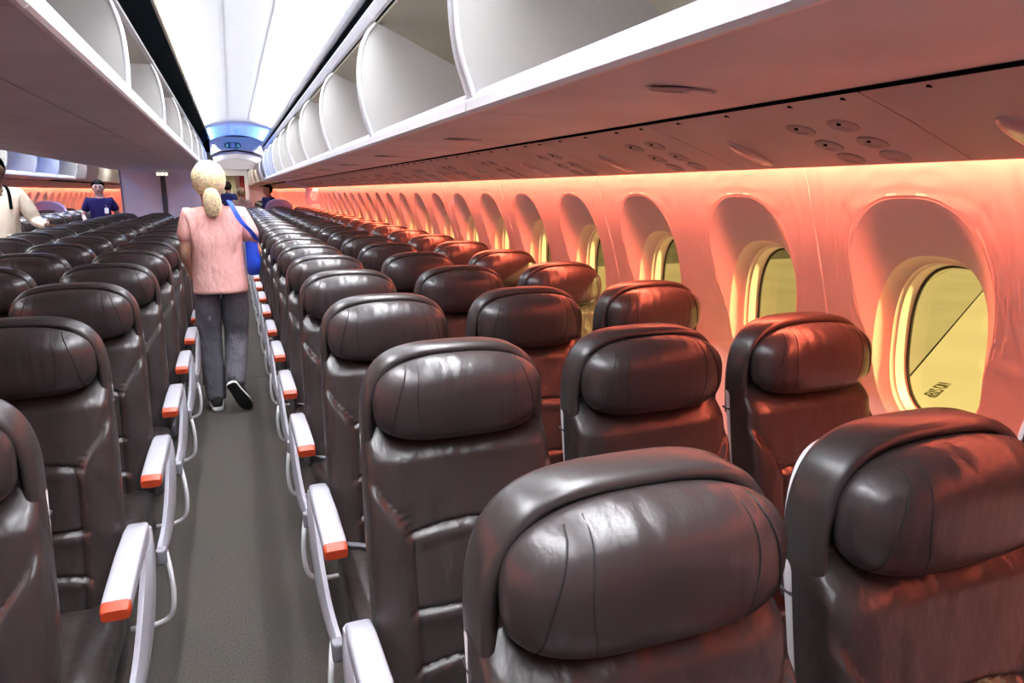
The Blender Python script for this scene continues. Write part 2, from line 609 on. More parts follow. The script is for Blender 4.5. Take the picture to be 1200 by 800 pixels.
# ================================================================ overhead bins on the window side
ORD = ['first', 'second', 'third', 'fourth', 'fifth', 'sixth', 'seventh', 'eighth', 'ninth', 'tenth', 'eleventh',
       'twelfth', 'thirteenth', 'fourteenth', 'fifteenth', 'sixteenth', 'seventeenth', 'eighteenth', 'nineteenth',
       'twentieth', 'twenty-first', 'twenty-second', 'twenty-third', 'twenty-fourth', 'twenty-fifth', 'twenty-sixth',
       'twenty-seventh', 'twenty-eighth', 'twenty-ninth', 'thirtieth']
ORD += ['thirty-' + w for w in ORD[:9]] + ['fortieth'] + ['forty-' + w for w in ORD[:9]]
BL = SEG
PFRONT = [(0.655, 1.775), (0.637, 1.83), (0.617, 1.89), (0.605, 1.96), (0.600, 2.04), (0.606, 2.125), (0.626, 2.20), (0.655, 2.255), (0.688, 2.290)]
PTOP = [(0.80, 2.243), (0.923, 2.187), (1.054, 2.128), (1.20, 2.075), (1.32, 2.0), (1.43, 1.92)]
def bin_parts(fn):
    d = {}
    L = BL
    d['shelf'] = (prism_y(thick([(0.662, 1.751), (0.80, 1.742), (1.0, 1.733), (1.143, 1.726)], 0.02), 0.003, L - 0.003), 'bin_under')
    d['lip_trim'] = (prism_y([(0.640, 1.752), (0.650, 1.744), (0.672, 1.748), (0.674, 1.786), (0.648, 1.786), (0.640, 1.778)], 0.004, L - 0.004), 'white')
    d['lip_strip'] = (prism_y([(0.650, 1.787), (0.672, 1.787), (0.684, 1.806), (0.666, 1.806)], 0.06, L - 0.05), 'lav')
    d['back_panel'] = (prism_y(thick([(1.46, 1.75), (1.47, 1.95), (1.40, 2.14), (1.22, 2.29), (1.06, 2.312), (0.70, 2.312)], 0.015), 0.0, L), 'bin_in')
    d['valance'] = (prism_y([(0.690, 2.312), (0.672, 2.312), (0.650, 2.345), (0.655, 2.36), (0.70, 2.36)], 0.004, L - 0.004), 'white')
    d['shadow_gap'] = (prism_y([(0.665, 2.36), (0.70, 2.36), (0.70, 2.40), (0.655, 2.40)], 0.0, L), 'black')
    d['cove_rail'] = (prism_y([(0.66, 2.405), (0.625, 2.402), (0.612, 2.415), (0.622, 2.425), (0.66, 2.425)], 0.006, L - 0.006), 'white')
    part = PFRONT + PTOP + [(1.44, 1.76)]
    d['partition'] = (prism_y(part, L - 0.05, L - 0.004), 'bin')
    rim = smooth_path([(x - 0.003, L - 0.050, z) for x, z in PFRONT], 4)
    d['partition_rim'] = (tube(rim, 0.0075, 8), 'white')
    rim2 = smooth_path([(x - 0.003, L - 0.004, z) for x, z in PFRONT], 4)
    d['partition_edge'] = (tube(rim2, 0.0075, 8), 'white')
    return {k: mesh(k, *fn(vf), m) for k, (vf, m) in d.items()}
def recess_parts(fn):
    out = superell(0.085, 0.030, 2.2, 28)
    base = [(0.90 + a, 0, 0) for a, b in out]
    rg1, rg2, rg3 = [], [], []
    for a, b in out:
        x, y = 0.893 + a, 0.85 + b
        z = 1.738
        rg1.append((x, y, z - 0.003)); rg2.append((0.893 + a * 0.92, 0.85 + b * 0.85, z - 0.006)); rg3.append((0.893 + a * 0.7, 0.85 + b * 0.55, z + 0.001))
    v = mesh('latch_bezel', *fn(rings_mesh([rg1, rg2, rg3])), 'disc')
    p = mesh('latch_paddle', *fn(rbox(0.90, 0.955, 0.838, 0.862, 1.728, 1.738, 0.004)), 'bin_under')
    return v, p
def near_words(k):
    return ORD[k]
for side in (0, 1):
    fn = (lambda q: q) if side == 0 else mirrored
    parts = bin_parts(fn)
    bez, padl = recess_parts(fn)
    kk = 0
    for k in range(-2, 9):
        y = 2.03 + BL * k
        if side == 1 and y < 4.5: continue
        b = empty('overhead_bin', (0, y, 0))
        where = 'above the window seats under the right wall' if side == 0 else 'on the far left wall'
        if side == 0:
            lab = 'open cream overhead bin on the right, %s from the camera' % (['behind', 'beside', 'first', 'second', 'third', 'fourth', 'fifth', 'sixth', 'seventh', 'eighth', 'ninth'][k + 2] + ' bay')
            lab = lab.replace('behind bay from the camera', 'the bay just behind the camera').replace('beside bay from the camera', 'the bay beside the camera, largest in view')
        else:
            lab = 'cream overhead bin over the far left window seats, %s bay along' % ORD[kk]
            kk += 1
        tag(b, lab, 'overhead bin', 'open overhead bins')
        for nme, me in parts.items():
            o = put(nme, me, b)
        if side == 0 or True:
            z = put('latch_bezel', bez, b)
            put('latch_paddle', padl, z)

# service panels over the window seats, one per row
def psu_parts(fn):
    d = {}
    L = 0.775
    line = [(1.150, 1.718), (1.30, 1.668), (1.42, 1.622), (1.485, 1.596), (1.502, 1.594), (1.512, 1.602)]
    body = prism_y(thick(line, 0.014), 0.002, L - 0.002)
    lip = prism_y([(1.500, 1.606), (1.512, 1.602), (1.520, 1.72), (1.506, 1.72)], 0.002, L - 0.002)
    d['panel'] = (join(body, lip), 'psu')
    d['hinge_rail'] = (prism_y([(1.143, 1.720), (1.158, 1.716), (1.162, 1.745), (1.143, 1.745)], 0.0, L), 'black')
    def on(x):
        for (xa, za), (xb, zb) in zip(line, line[1:]):
            if x <= xb: return za + (zb - za) * (x - xa) / (xb - xa)
    sl = math.atan2(-0.124, 0.335)
    def disc(x, y, r, h):
        z = on(x)
        tx = (math.cos(sl), math.sin(sl)); nx = (math.sin(sl), -math.cos(sl))
        rg = []
        for rr, hh in ((r, -0.002), (r, h * 0.4), (r * 0.92, h * 0.7), (r * 0.55, h * 0.8), (r * 0.5, h * 0.5)):
            rg.append([(x + tx[0] * rr * math.cos(t) + nx[0] * hh, y + rr * math.sin(t), z + tx[1] * rr * math.cos(t) + nx[1] * hh)
                       for t in [2 * math.pi * i / 24 for i in range(24)]])
        return rings_mesh(rg)
    discs = []
    for i, x in enumerate((1.285, 1.378, 1.452)):
        for y in (0.165, 0.295):
            discs.append(mesh('vent', *fn(disc(x, y, 0.036, 0.004)), 'disc'))
    nubs = [mesh('nub', *fn(disc(x - 0.012, y, 0.005, 0.006)), 'black') for x in (1.285, 1.378) for y in (0.165, 0.295)]
    # oval lens
    z0 = on(1.39)
    rg = []
    for s, h in ((1.0, -0.001), (0.98, 0.004), (0.8, 0.009), (0.4, 0.012)):
        rg.append([(1.39 + 0.085 * s * math.cos(t) * math.cos(sl) + h * math.sin(sl), 0.60 + 0.030 * s * math.sin(t),
                    z0 + 0.085 * s * math.cos(t) * math.sin(sl) - h * math.cos(sl)) for t in [2 * math.pi * i / 28 for i in range(28)]])
    lens = mesh('lens', *fn(rings_mesh(rg)), 'lens')
    ticks = mesh('ticks', *fn(join(*[box(1.158, 1.172, yy, yy + 0.0016, 1.709, 1.7135) for yy in (0.05, 0.2, 0.42, 0.63)])), 'black')
    return {k: mesh(k, *fn(vf), m) for k, (vf, m) in d.items()}, discs, nubs, lens, ticks
for side in (0, 1):
    fn = (lambda q: q) if side == 0 else mirrored
    parts, discs, nubs, lens, ticks = psu_parts(fn)
    kk = 0
    for k in range(-3, 41):
        y = 1.12 + 0.775 * k
        if y < Y0 + 0.05 or y + 0.775 > Y1: continue
        if side == 1 and y < 5: continue
        u = empty('service_panel', (0, y, 0))
        far = y > 17
        if side == 0:
            lab = 'grey service panel with round vents above the right wall, %s along' % ORD[kk]
        else:
            lab = 'grey service panel above the far left wall, %s along' % ORD[kk]
        kk += 1
        tag(u, lab, 'service panel', 'service panels over the window seats')
        for nme, me in parts.items(): put(nme, me, u)
        if not far:
            ds = [put('air_vent', me, u) for me in discs]
            for me, dd in zip(nubs, ds): put('nozzle', me, dd)
            put('lamp_lens', lens, u)
            put('hinge_ticks', ticks, u)

# ================================================================ centre bins
CB = 1.66
CY0 = 3.325 - 2 * CB
CFRONT = [(-0.350, 1.925), (-0.346, 2.0), (-0.347, 2.07), (-0.353, 2.14), (-0.370, 2.21), (-0.392, 2.262)]
def both(vf): return (vf, mirrored(vf))
def cbin_parts():
    d = {}
    L = CB
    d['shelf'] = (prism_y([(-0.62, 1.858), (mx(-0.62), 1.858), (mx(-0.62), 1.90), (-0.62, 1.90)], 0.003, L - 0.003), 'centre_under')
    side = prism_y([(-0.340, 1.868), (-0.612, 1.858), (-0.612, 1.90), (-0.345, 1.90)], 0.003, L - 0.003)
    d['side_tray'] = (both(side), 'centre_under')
    d['shadow_gap'] = (both(prism_y([(-0.610, 1.863), (-0.622, 1.863), (-0.622, 1.90), (-0.610, 1.90)], 0, L)), 'black')
    d['lip_trim'] = (both(prism_y([(-0.327, 1.872), (-0.335, 1.864), (-0.352, 1.868), (-0.356, 1.925), (-0.338, 1.925), (-0.329, 1.91)], 0.004, L - 0.004)), 'white')
    d['lip_strip'] = (both(prism_y([(-0.338, 1.926), (-0.356, 1.926), (-0.362, 1.938), (-0.350, 1.938)], 0.04, L - 0.04)), 'lav')
    d['back_panel'] = (prism_y([(XC - 0.02, 1.90), (XC + 0.02, 1.90), (XC + 0.02, 2.32), (XC - 0.02, 2.32)], 0, L), 'bin_in')
    d['roof'] = (prism_y([(-0.40, 2.285), (mx(-0.40), 2.285), (mx(-0.40), 2.31), (-0.40, 2.31)], 0, L), 'bin_in')
    pr = CFRONT + [(-0.62, 2.258), (-1.02, 2.245), (-1.02, 1.90), (-0.36, 1.90)]
    d['partition'] = (both(prism_y(pr, L - 0.05, L - 0.004)), 'bin')
    rim = tube(smooth_path([(x + 0.003, L - 0.05, z) for x, z in CFRONT], 4), 0.0075, 8)
    rim2 = tube(smooth_path([(x + 0.003, L - 0.004, z) for x, z in CFRONT], 4), 0.0075, 8)
    d['partition_rim'] = (both(rim), 'white')
    d['partition_edge'] = (both(rim2), 'white')
    d['valance'] = (both(prism_y([(-0.40, 2.28), (-0.378, 2.28), (-0.372, 2.295), (-0.40, 2.31)], 0, L)), 'bin')
    d['raised_door'] = (both(prism_y(thick([(-0.374, 2.288), (-0.335, 2.335), (-0.305, 2.385), (-0.292, 2.42)], 0.012), 0.012, L - 0.012)), 'black')
    d['cove_rail'] = (both(prism_y([(-0.300, 2.42), (-0.278, 2.415), (-0.272, 2.432), (-0.300, 2.44)], 0, L)), 'bin_in')
    return {k: [mesh('centre_' + k, *q, m) for q in (vf if len(vf[0]) == 2 and isinstance(vf[0], tuple) else (vf,))] for k, (vf, m) in d.items()}
cp = cbin_parts()
k = 0
y = CY0
while y + CB < 13.4:
    b = empty('centre_bin', (0, y, 0))
    nm = ['nearest one', 'second from the camera', 'third from the camera', 'fourth from the camera', 'fifth from the camera', 'sixth from the camera', 'seventh from the camera', 'last before the bulkhead'][k]
    tag(b, 'open overhead bin with dark raised door over the centre seats, ' + nm, 'overhead bin', 'open overhead bins over the centre seats')
    for nme, ms in cp.items():
        for me in ms: put(nme, me, b)
    y += CB
    k += 1
CEND = y

# ================================================================ seats
HZ = 1.106
SLOPE = 0.20
def tilt(vf):
    v, f = vf
    return [(x, y + (z - HZ) * SLOPE, z) for x, y, z in v], f

def head_surface(x, z):
    """front surface of the headrest cushion, local to its centre"""
    a, b, n = 0.190, 0.093, 2.8
    zz = z + 0.009 * (x / a) ** 2
    t = min((abs(x / a) ** n + abs(zz / b) ** n) ** (1 / n), 1)
    return 0.012 - 0.072 * (1 - t ** 3.2) ** 0.5

def seat_meshes():
    d = {}
    # headrest cushion
    out = superell(0.190, 0.093, 2.8, 64, 0.009)
    rg = [[(x * 0.85, 0.045, z * 0.8 + 1.098) for x, z in out], [(x * 0.97, 0.035, z * 0.95 + 1.098) for x, z in out]]
    for i in range(14):
        t = math.cos(math.pi / 2 * i / 14.5)
        t = t ** 0.8
        rg.append([(x * t, 0.012 - 0.072 * (1 - t ** 3.2) ** 0.5, z * t + 1.098) for x, z in out])
    d['headrest_cushion'] = mesh('headrest_cushion', *rings_mesh(rg), 'leather_head', 60)
    seams = []
    for s in (-1, 1):
        p = []
        for i in range(17):
            z = 0.080 - 0.153 * i / 16
            x = s * (0.128 + 0.040 * math.sin(math.pi * min(1, (i + 1) / 20)) - 0.004)
            x = s * (0.122 + 0.036 * (1 - (1 - i / 16) ** 2))
            zz = z - 0.009 * (x / 0.190) ** 2 * 0.9
            p.append((x, head_surface(x, zz) - 0.0005, zz + 1.098))
        seams.append(mesh('seam', *tube(p, 0.0016, 5), 'seam'))
        p = []
        for i in range(15):
            z = 0.084 - 0.145 * i / 14
            x = s * (0.098 + 0.010 * math.sin(math.pi * i / 14))
            p.append((x, head_surface(x, z) - 0.0002, z + 1.098))
        seams.append(mesh('seam', *tube(p, 0.0011, 5), 'seam'))
    d['_seams'] = seams
    # headrest frame: arched rim around the cushion
    def arch(hw, ztop, zbot, r, N=44):
        pts = []
        top = superell(hw, ztop - zbot, 4.0, 2 * N, 0.0)
        for i in range(N + 1):
            x, z = top[i]
            w = 1 - 0.05 * (1 - z / (ztop - zbot)) ** 2
            pts.append((x * w, zbot + z - 0.012 * (x / hw) ** 2))
        return pts
    o = arch(0.213, 1.206, 0.955, 0.08)
    rg = []
    cz = 1.04
    def ring(e, y):
        return [(x * (0.213 - e) / 0.213, y, 0.95 + (z - 0.95) * (0.253 - e) / 0.253) for x, z in o]
    rg = [ring(0.03, 0.112), ring(0.010, 0.110), ring(0.002, 0.102), ring(0.0, 0.092), ring(0.0, 0.045), ring(0.003, 0.034), ring(0.010, 0.028),
          ring(0.017, 0.029), ring(0.021, 0.034), ring(0.028, 0.044)]
    d['headrest_frame'] = mesh('headrest_frame', *rings_mesh(rg), 'leather_frame', 50)
    # small stitched notch where the frame meets the back on each side
    d['_notch'] = [mesh('notch', *tube([(s * 0.199, 0.030, 0.970), (s * 0.206, 0.040, 0.963), (s * 0.206, 0.075, 0.958), (s * 0.204, 0.105, 0.957)], 0.0035, 6), 'leather_frame') for s in (-1, 1)]
    # backrest with bolsters and stitched seams
    NX, NZ = 44, 150
    zb, zt = 0.44, 1.06
    def halfw(z):
        return 0.214 - 0.010 * max(0, (z - 0.80) / 0.26) ** 2
    def ss(a, b, v):
        t = min(max((v - a) / (b - a), 0), 1)
        return t * t * (3 - 2 * t)
    def front(s, z):
        x = s * halfw(z)
        y = 0.046
        y -= 0.040 * (1 - abs(s) ** 9) ** 0.5
        edge = 0.125 + 0.075 * ss(0.80, 0.95, z)          # inner edge of the bolster
        bol = ss(edge, edge + 0.020, abs(x)) * (1 - ss(0.90, 0.955, z))
        y -= 0.014 * bol
        if abs(x) < edge + 0.01:
            for zs, arch in ((0.815, 0.020), (0.655, 0.006), (0.53, 0.020)):
                zc = zs + arch * (1 - (x / 0.14) ** 2)
                y += 0.009 * math.exp(-((z - zc) / 0.005) ** 2)
                y -= 0.005 * math.exp(-((z - zc + 0.02) / 0.016) ** 2)
        g = abs(abs(x) - edge)
        y += 0.006 * math.exp(-(g / 0.004) ** 2) * (1 - ss(0.92, 0.97, z))
        y += 0.060 * ss(0.965, 1.06, z)
        y -= 0.012 * math.exp(-((z - 0.70) / 0.14) ** 2) * (1 - min(1, abs(x) / 0.14) ** 2)
        return y
    V, F = [], []
    for j in range(NZ + 1):
        z = zb + (zt - zb) * j / NZ
        for i in range(NX + 1):
            s = -1 + 2 * i / NX
            s = math.copysign(1 - (1 - abs(s)) ** 1.25, s)
            V.append((s * halfw(z), front(s, z), z))
    W = NX + 1
    for j in range(NZ):
        for i in range(NX):
            F.append((j * W + i, j * W + i + 1, (j + 1) * W + i + 1, (j + 1) * W + i))
    # back face
    nb = len(V)
    for j in range(NZ + 1):
        z = zb + (zt - zb) * j / NZ
        V.append((-halfw(z), 0.098, z)); V.append((halfw(z), 0.098, z))
    for j in range(NZ):
        a = nb + 2 * j
        F.append((a + 1, a, a + 2, a + 3))
        F.append((a, j * W, (j + 1) * W, a + 2))
        F.append((j * W + NX, a + 1, a + 3, (j + 1) * W + NX))
    F.append(tuple(range(NX + 1))[::-1] + (nb, nb + 1))
    F.append(tuple(NZ * W + i for i in range(NX + 1)) + (nb + 2 * NZ + 1, nb + 2 * NZ))
    d['backrest'] = mesh('backrest', *tilt((V, F)), 'leather', 70)
    # white plastic shell on the rear
    sh = []
    for x, z in superell(0.209, 0.372, 7, 64):
        zz = 0.81 + z
        k = max(0, (zz - 0.95) / 0.24)
        sh.append((x * (1 - 0.14 * k * k), zz - 0.012 * k))
    d['back_shell'] = mesh('back_shell', *tilt(pad(sh, 0.122, 0.098, 0.008, 0, 0, 3, 1)), 'shell', 60)
    # tray table on the rear
    d['tray_table'] = mesh('tray_table', *tilt(rbox(-0.19, 0.19, 0.1225, 0.138, 0.62, 0.86, 0.005)), 'grey_plastic')
    # seat cushion
    out = superell(0.216, 0.062, 4.0, 48)
    v, f = pad([(a, 0.42 + b) for a, b in out], -0.12, -0.60, 0.045, 0.004, 0, 5, 3)
    v = [(x, y, z + 0.025 * max(0, (-0.30 - y)) / 0.3 - (0.010 if abs(x) < 0.15 and z > 0.43 else 0)) for x, y, z in v]
    d['seat_cushion'] = mesh('seat_cushion', v, f, 'leather', 60)
    # base pan and legs
    d['seat_pan'] = mesh('seat_pan', *rbox(-0.205, 0.205, -0.55, -0.10, 0.29, 0.365, 0.015), 'dark_plastic')
    legs = []
    for yy0, yy1 in ((-0.50, -0.44), (-0.14, -0.20)):
        v = [(-0.02, yy0 - 0.015, 0.0), (0.02, yy0 - 0.015, 0.0), (0.02, yy0 + 0.015, 0.0), (-0.02, yy0 + 0.015, 0.0),
             (-0.014, yy1 - 0.012, 0.30), (0.014, yy1 - 0.012, 0.30), (0.014, yy1 + 0.012, 0.30), (-0.014, yy1 + 0.012, 0.30)]
        f = [(3, 2, 1, 0), (4, 5, 6, 7), (0, 1, 5, 4), (1, 2, 6, 5), (2, 3, 7, 6), (3, 0, 4, 7)]
        legs.append(mesh('leg', v, f, 'grey_plastic'))
    d['_legs'] = legs
    # lap belt
    p = smooth_path([(-0.19, -0.17, 0.485), (-0.12, -0.22, 0.487), (-0.02, -0.30, 0.484), (0.05, -0.36, 0.486)], 5)
    V, F = [], []
    for q in p:
        V += [(q.x - 0.012, q.y + 0.02, q.z), (q.x + 0.012, q.y - 0.02, q.z), (q.x + 0.012, q.y - 0.02, q.z + 0.004), (q.x - 0.012, q.y + 0.02, q.z + 0.004)]
    n = len(p)
    for i in range(n - 1):
        for k in range(4):
            l = (k + 1) % 4
            F.append((i * 4 + k, i * 4 + l, i * 4 + 4 + l, i * 4 + 4 + k))
    F += [(0, 1, 2, 3), (4 * n - 1, 4 * n - 2, 4 * n - 3, 4 * n - 4)]
    d['lap_belt'] = mesh('lap_belt', V, F, 'belt')
    d['_buckle'] = mesh('buckle', *rbox(0.035, 0.075, -0.40, -0.345, 0.488, 0.502, 0.005), 'chrome')
    # inner armrest
    v, f = rbox(-0.022, 0.022, -0.44, -0.08, 0.610, 0.645, 0.010)
    d['_inner'] = mesh('inner_armrest', v, f, 'grey_plastic')
    d['_inner_cap'] = mesh('inner_cap', *rbox(-0.022, 0.022, -0.462, -0.4405, 0.608, 0.642, 0.008), 'orange')
    # aisle armrest: pad, cap, sweeping end trim, dark tip, rail
    def padshape():
        rg = []
        for y, zt, zb, w in ((-0.03, 0.628, 0.600, 0.022), (-0.045, 0.640, 0.588, 0.028), (-0.10, 0.648, 0.590, 0.030), (-0.25, 0.650, 0.604, 0.031),
                             (-0.40, 0.645, 0.606, 0.031), (-0.452, 0.641, 0.604, 0.031)):
            r = []
            for a, b in superell(w, (zt - zb) / 2, 5, 24):
                r.append((a, y, (zt + zb) / 2 + b))
            rg.append(r)
        return rings_mesh(rg)
    d['_pad'] = mesh('armrest_pad', *padshape(), 'silver', 50)
    rg = []
    for y, zt, zb, w in ((-0.4525, 0.641, 0.604, 0.031), (-0.470, 0.636, 0.602, 0.0305), (-0.478, 0.630, 0.606, 0.027)):
        rg.append([(a, y, (zt + zb) / 2 + b) for a, b in superell(w, (zt - zb) / 2, 5, 24)])
    d['_cap'] = mesh('armrest_cap', *rings_mesh(rg), 'orange', 50)
    def blade(sg):
        lower = smooth_path([(0.0, 0.61, 0), (-0.012, 0.555, 0), (-0.075, 0.465, 0), (-0.22, 0.398, 0), (-0.40, 0.376, 0), (-0.555, 0.392, 0)], 5)
        upper = smooth_path([(-0.060, 0.618, 0), (-0.14, 0.592, 0), (-0.27, 0.556, 0), (-0.38, 0.508, 0), (-0.47, 0.462, 0), (-0.560, 0.438, 0)], 5)
        rg = []
        for i, (a, b) in enumerate(zip(lower, upper)):
            t = i / (len(lower) - 1)
            bow = sg * (0.020 + 0.012 * math.sin(math.pi * t))
            th = sg * 0.012
            rg.append([(bow - th, a.x, a.y), (bow, a.x, a.y), (bow + th * 0.8, (a.x * .7 + b.x * .3), (a.y * .7 + b.y * .3)), (bow + th * 0.8, (a.x * .3 + b.x * .7), (a.y * .3 + b.y * .7)), (bow, b.x, b.y), (bow - th, b.x, b.y)])
        return rings_mesh(rg)
    d['_blade'] = {s: mesh('end_trim', *blade(s), 'silver', 40) for s in (-1, 1)}
    d['_tip'] = {s: mesh('end_tip', *rbox(s * 0.020 - 0.015, s * 0.020 + 0.015, -0.592, -0.558, 0.386, 0.440, 0.010), 'grey_plastic') for s in (-1, 1)}
    def rail(s):
        return tube(smooth_path([(s * 0.012, -0.42, 0.375), (s * 0.030, -0.50, 0.33), (s * 0.036, -0.52, 0.25), (s * 0.022, -0.52, 0.175), (-s * 0.03, -0.51, 0.145), (-s * 0.10, -0.50, 0.14)], 6), 0.0085, 8)
    d['_rail'] = {s: mesh('side_rail', *rail(s), 'shell') for s in (-1, 1)}
    return d
SM = seat_meshes()

def make_seat(x, y, aisle_side, inner, label, group, far=False):
    """aisle_side: -1/+1/0; inner: list of x offsets of plain armrests"""
    t = empty('cabin_seat', (x, y, 0))
    tag(t, label, 'seat', group)
    put('backrest', SM['backrest'], t)
    put('back_shell', SM['back_shell'], t)
    hf = put('headrest_frame', SM['headrest_frame'], t)
    hc = put('headrest_cushion', SM['headrest_cushion'], t)
    if not far:
        for me in SM['_notch']: put('stitched_notch', me, hf)
        for me in SM['_seams']: put('seam', me, hc)
        put('tray_table', SM['tray_table'], t)
        b = put('lap_belt', SM['lap_belt'], t)
        put('buckle', SM['_buckle'], b)
    put('seat_cushion', SM['seat_cushion'], t)
    put('seat_pan', SM['seat_pan'], t)
    for me in SM['_legs']: put('leg', me, t)
    for xo in inner:
        a = put('armrest', SM['_inner'], t, (xo, 0, 0))
        a['label'] = 'grey armrest between two seats'
        put('end_cap', SM['_inner_cap'], a)
    if aisle_side:
        s = aisle_side
        a = put('aisle_armrest', SM['_pad'], t, (s * 0.249, 0, 0))
        a['label'] = 'silver aisle armrest with orange end cap'
        c = put('end_cap', SM['_cap'], a)
        c['label'] = 'orange end cap'
        e = put('end_trim', SM['_blade'][s], t, (s * 0.249, 0, 0))
        put('end_tip', SM['_tip'][s], e)
        put('side_rail', SM['_rail'][s], t, (s * 0.249, 0, 0))
    return t

PITCH = 0.775
RX = [0.433, 0.922, 1.411]
YR = 0.658
YC = 0.558
colw = ['aisle', 'middle', 'window']
for i in range(0, 21):
    for j, x in enumerate(RX):
        lab = 'dark brown leather %s seat, right-hand block, %s row from the camera' % (colw[j], ORD[i])
        make_seat(x, YR + PITCH * i, -1 if j == 0 else 0, [(-0.2445), (0.2445)] if j == 1 else ([0.226] if j == 2 else []),
                  lab, 'dark leather seats of the right-hand block', i > 11)
CX = [-0.556, -1.045, -1.534]
for i in range(1, 16):
    for j, x in enumerate(CX):
        if i == 1 and j > 0: continue
        lab = 'dark leather %s seat, centre block, %s row from the camera' % (['right aisle', 'middle', 'left aisle'][j], ORD[i - 1])
        make_seat(x, YC + PITCH * i, (1, 0, -1)[j], [-0.2445, 0.2445] if j == 1 else [], lab, 'dark leather seats of the centre block', i > 10)
LX = [mx(v) for v in RX]
r0 = 8
for i in range(r0, 21):
    for j, x in enumerate(LX):
        if i == 20 and j == 1: pass
        lab = 'dark leather %s seat, far left block, %s row past the man in cream' % (colw[j], ORD[i - r0])
        make_seat(x, YR + PITCH * i, 1 if j == 0 else 0, [-0.2445, 0.2445] if j == 1 else [], lab, 'dark leather seats of the far left block', True)
for i in range(27, 34):
    for j in (1, 2):
        lab = 'seat in the far cabin beyond the bulkhead, %s column, %s row' % (colw[j], ORD[i - 27])
        make_seat(RX[j], YR + PITCH * i, 0, [], lab, 'seats in the far cabin', True)

# ================================================================ bulkheads, signs and fittings at the far end
mon = empty('bulkhead_cabinet', (XC, 13.32, 0))
tag(mon, 'pale mauve bulkhead cabinet at the end of the centre seats', 'cabinet')
def on_mon(vf): return [(x - XC, y - 13.32, z) for x, y, z in vf[0]], vf[1]
put('body', mesh('cabinet_body', *on_mon(box(-1.645, -0.45, 13.34, 15.2, 0.0, 2.38)), 'monument'), mon)
put('door_panel', mesh('cabinet_panel', *on_mon(box(-1.64, -1.075, 13.32, 13.34, 0.02, 2.36)), 'monument'), mon)
put('door_panel', mesh('cabinet_panel', *on_mon(box(-0.995, -0.455, 13.32, 13.34, 0.02, 2.36)), 'monument'), mon)
put('dark_post', mesh('cabinet_post', *on_mon(box(-1.07, -1.0, 13.30, 13.34, 0.02, 1.86)), 'dark_plastic'), mon)
put('edge_trim', mesh('cabinet_trim', *on_mon(join(box(-1.67, -1.645, 13.31, 15.2, 0.0, 2.38), box(-0.45, -0.435, 13.31, 15.2, 0.0, 2.38))), 'grey_plastic'), mon)
lt = empty('lamp_cluster', (-1.03, 13.22, 1.80))
tag(lt, 'small warm lamp cluster above the dark post of the centre bulkhead', 'lamp')
put('housing', mesh('lamp_housing', *rbox(-0.10, 0.10, 0.0, 0.08, -0.03, 0.055, 0.01), 'shell'), lt)
for q in (-0.06, 0.0, 0.06):
    put('lens', mesh('lamp_lens', *rbox(q - 0.02, q + 0.02, -0.012, -0.001, -0.02, 0.02, 0.004), 'lamp'), lt)

def slab_thing(name, label, cat, x0, x1, y0, y1, z0, z1, mat, extra=None):
    t = empty(name, ((x0 + x1) / 2, y0, z0))
    tag(t, label, cat)
    cx = (x0 + x1) / 2
    put('body', mesh(name, *rbox(x0 - cx, x1 - cx, 0, y1 - y0, 0, z1 - z0, 0.012), mat), t)
    return t

rm = slab_thing('galley_cabinet', 'mauve galley cabinet beyond the last right-hand seats', 'cabinet', 0.46, 1.38, 27.6, 29.0, 0.0, 1.58, 'monument')
put('door', mesh('galley_door', *rbox(-0.35, 0.0, -0.015, -0.001, 0.1, 1.5, 0.004), 'monument'), rm)
put('door', mesh('galley_door', *rbox(0.02, 0.36, -0.015, -0.001, 0.1, 1.5, 0.004), 'monument'), rm)
lm = slab_thing('left_galley_cabinet', 'mauve galley cabinet at the end of the far left seats', 'cabinet', mx(1.38), mx(0.46), 27.6, 29.0, 0.0, 1.58, 'monument')

# lowered ceiling and end frame over the far door zone
drop = [(-0.30, 2.20), (-0.15, 2.26), (0.15, 2.30), (0.45, 2.26), (0.63, 2.20)]
put('drop_panel', mesh('drop_panel', *prism_y(thick(drop, -0.03), 15.6, 18.2), 'ceil'), ce)
put('drop_face', mesh('drop_face', *prism_y([(-0.32, 2.21), (-0.15, 2.29), (0.15, 2.33), (0.45, 2.29), (0.66, 2.21), (0.66, 2.56), (-0.32, 2.56)], 15.42, 15.60), 'ceil'), ce)
put('far_ceiling', mesh('far_ceiling', *box(mx(0.95), 0.95, 18.2, Y1, 2.36, 2.40), 'ceil'), ce)
put('end_header', mesh('end_header', *box(-0.45, 0.80, 18.2, 18.3, 2.02, 2.40), 'bin'), ce)

sg = empty('exit_sign', (0.095, 15.40, 2.40))
tag(sg, 'dark teal oval exit sign with two pictograms on the ceiling end', 'sign')
put('plate', mesh('sign_plate', *pad(superell(0.155, 0.062, 3.0, 40), 0.02, -0.015, 0.008), 'sea_green'), sg)
def running_man(cx, s):
    v = join(tube([(cx, -0.020, 0.022), (cx, -0.020, 0.024)], 0.009, 8),
             tube([(cx, -0.019, 0.012), (cx + s * 0.004, -0.019, -0.008)], 0.007, 6),
             tube([(cx + s * 0.004, -0.019, -0.008), (cx + s * 0.018, -0.019, -0.018), (cx + s * 0.012, -0.019, -0.034)], 0.005, 6),
             tube([(cx + s * 0.004, -0.019, -0.008), (cx - s * 0.006, -0.019, -0.024), (cx - s * 0.020, -0.019, -0.026)], 0.005, 6),
             tube([(cx, -0.019, 0.008), (cx + s * 0.018, -0.019, -0.002)], 0.004, 6),
             tube([(cx, -0.019, 0.008), (cx - s * 0.018, -0.019, 0.004)], 0.004, 6))
    return v
put('pictogram', mesh('sign_picto', *running_man(-0.10, -1), 'sign_mark'), sg)
put('pictogram', mesh('sign_picto', *running_man(0.10, 1), 'sign_mark'), sg)
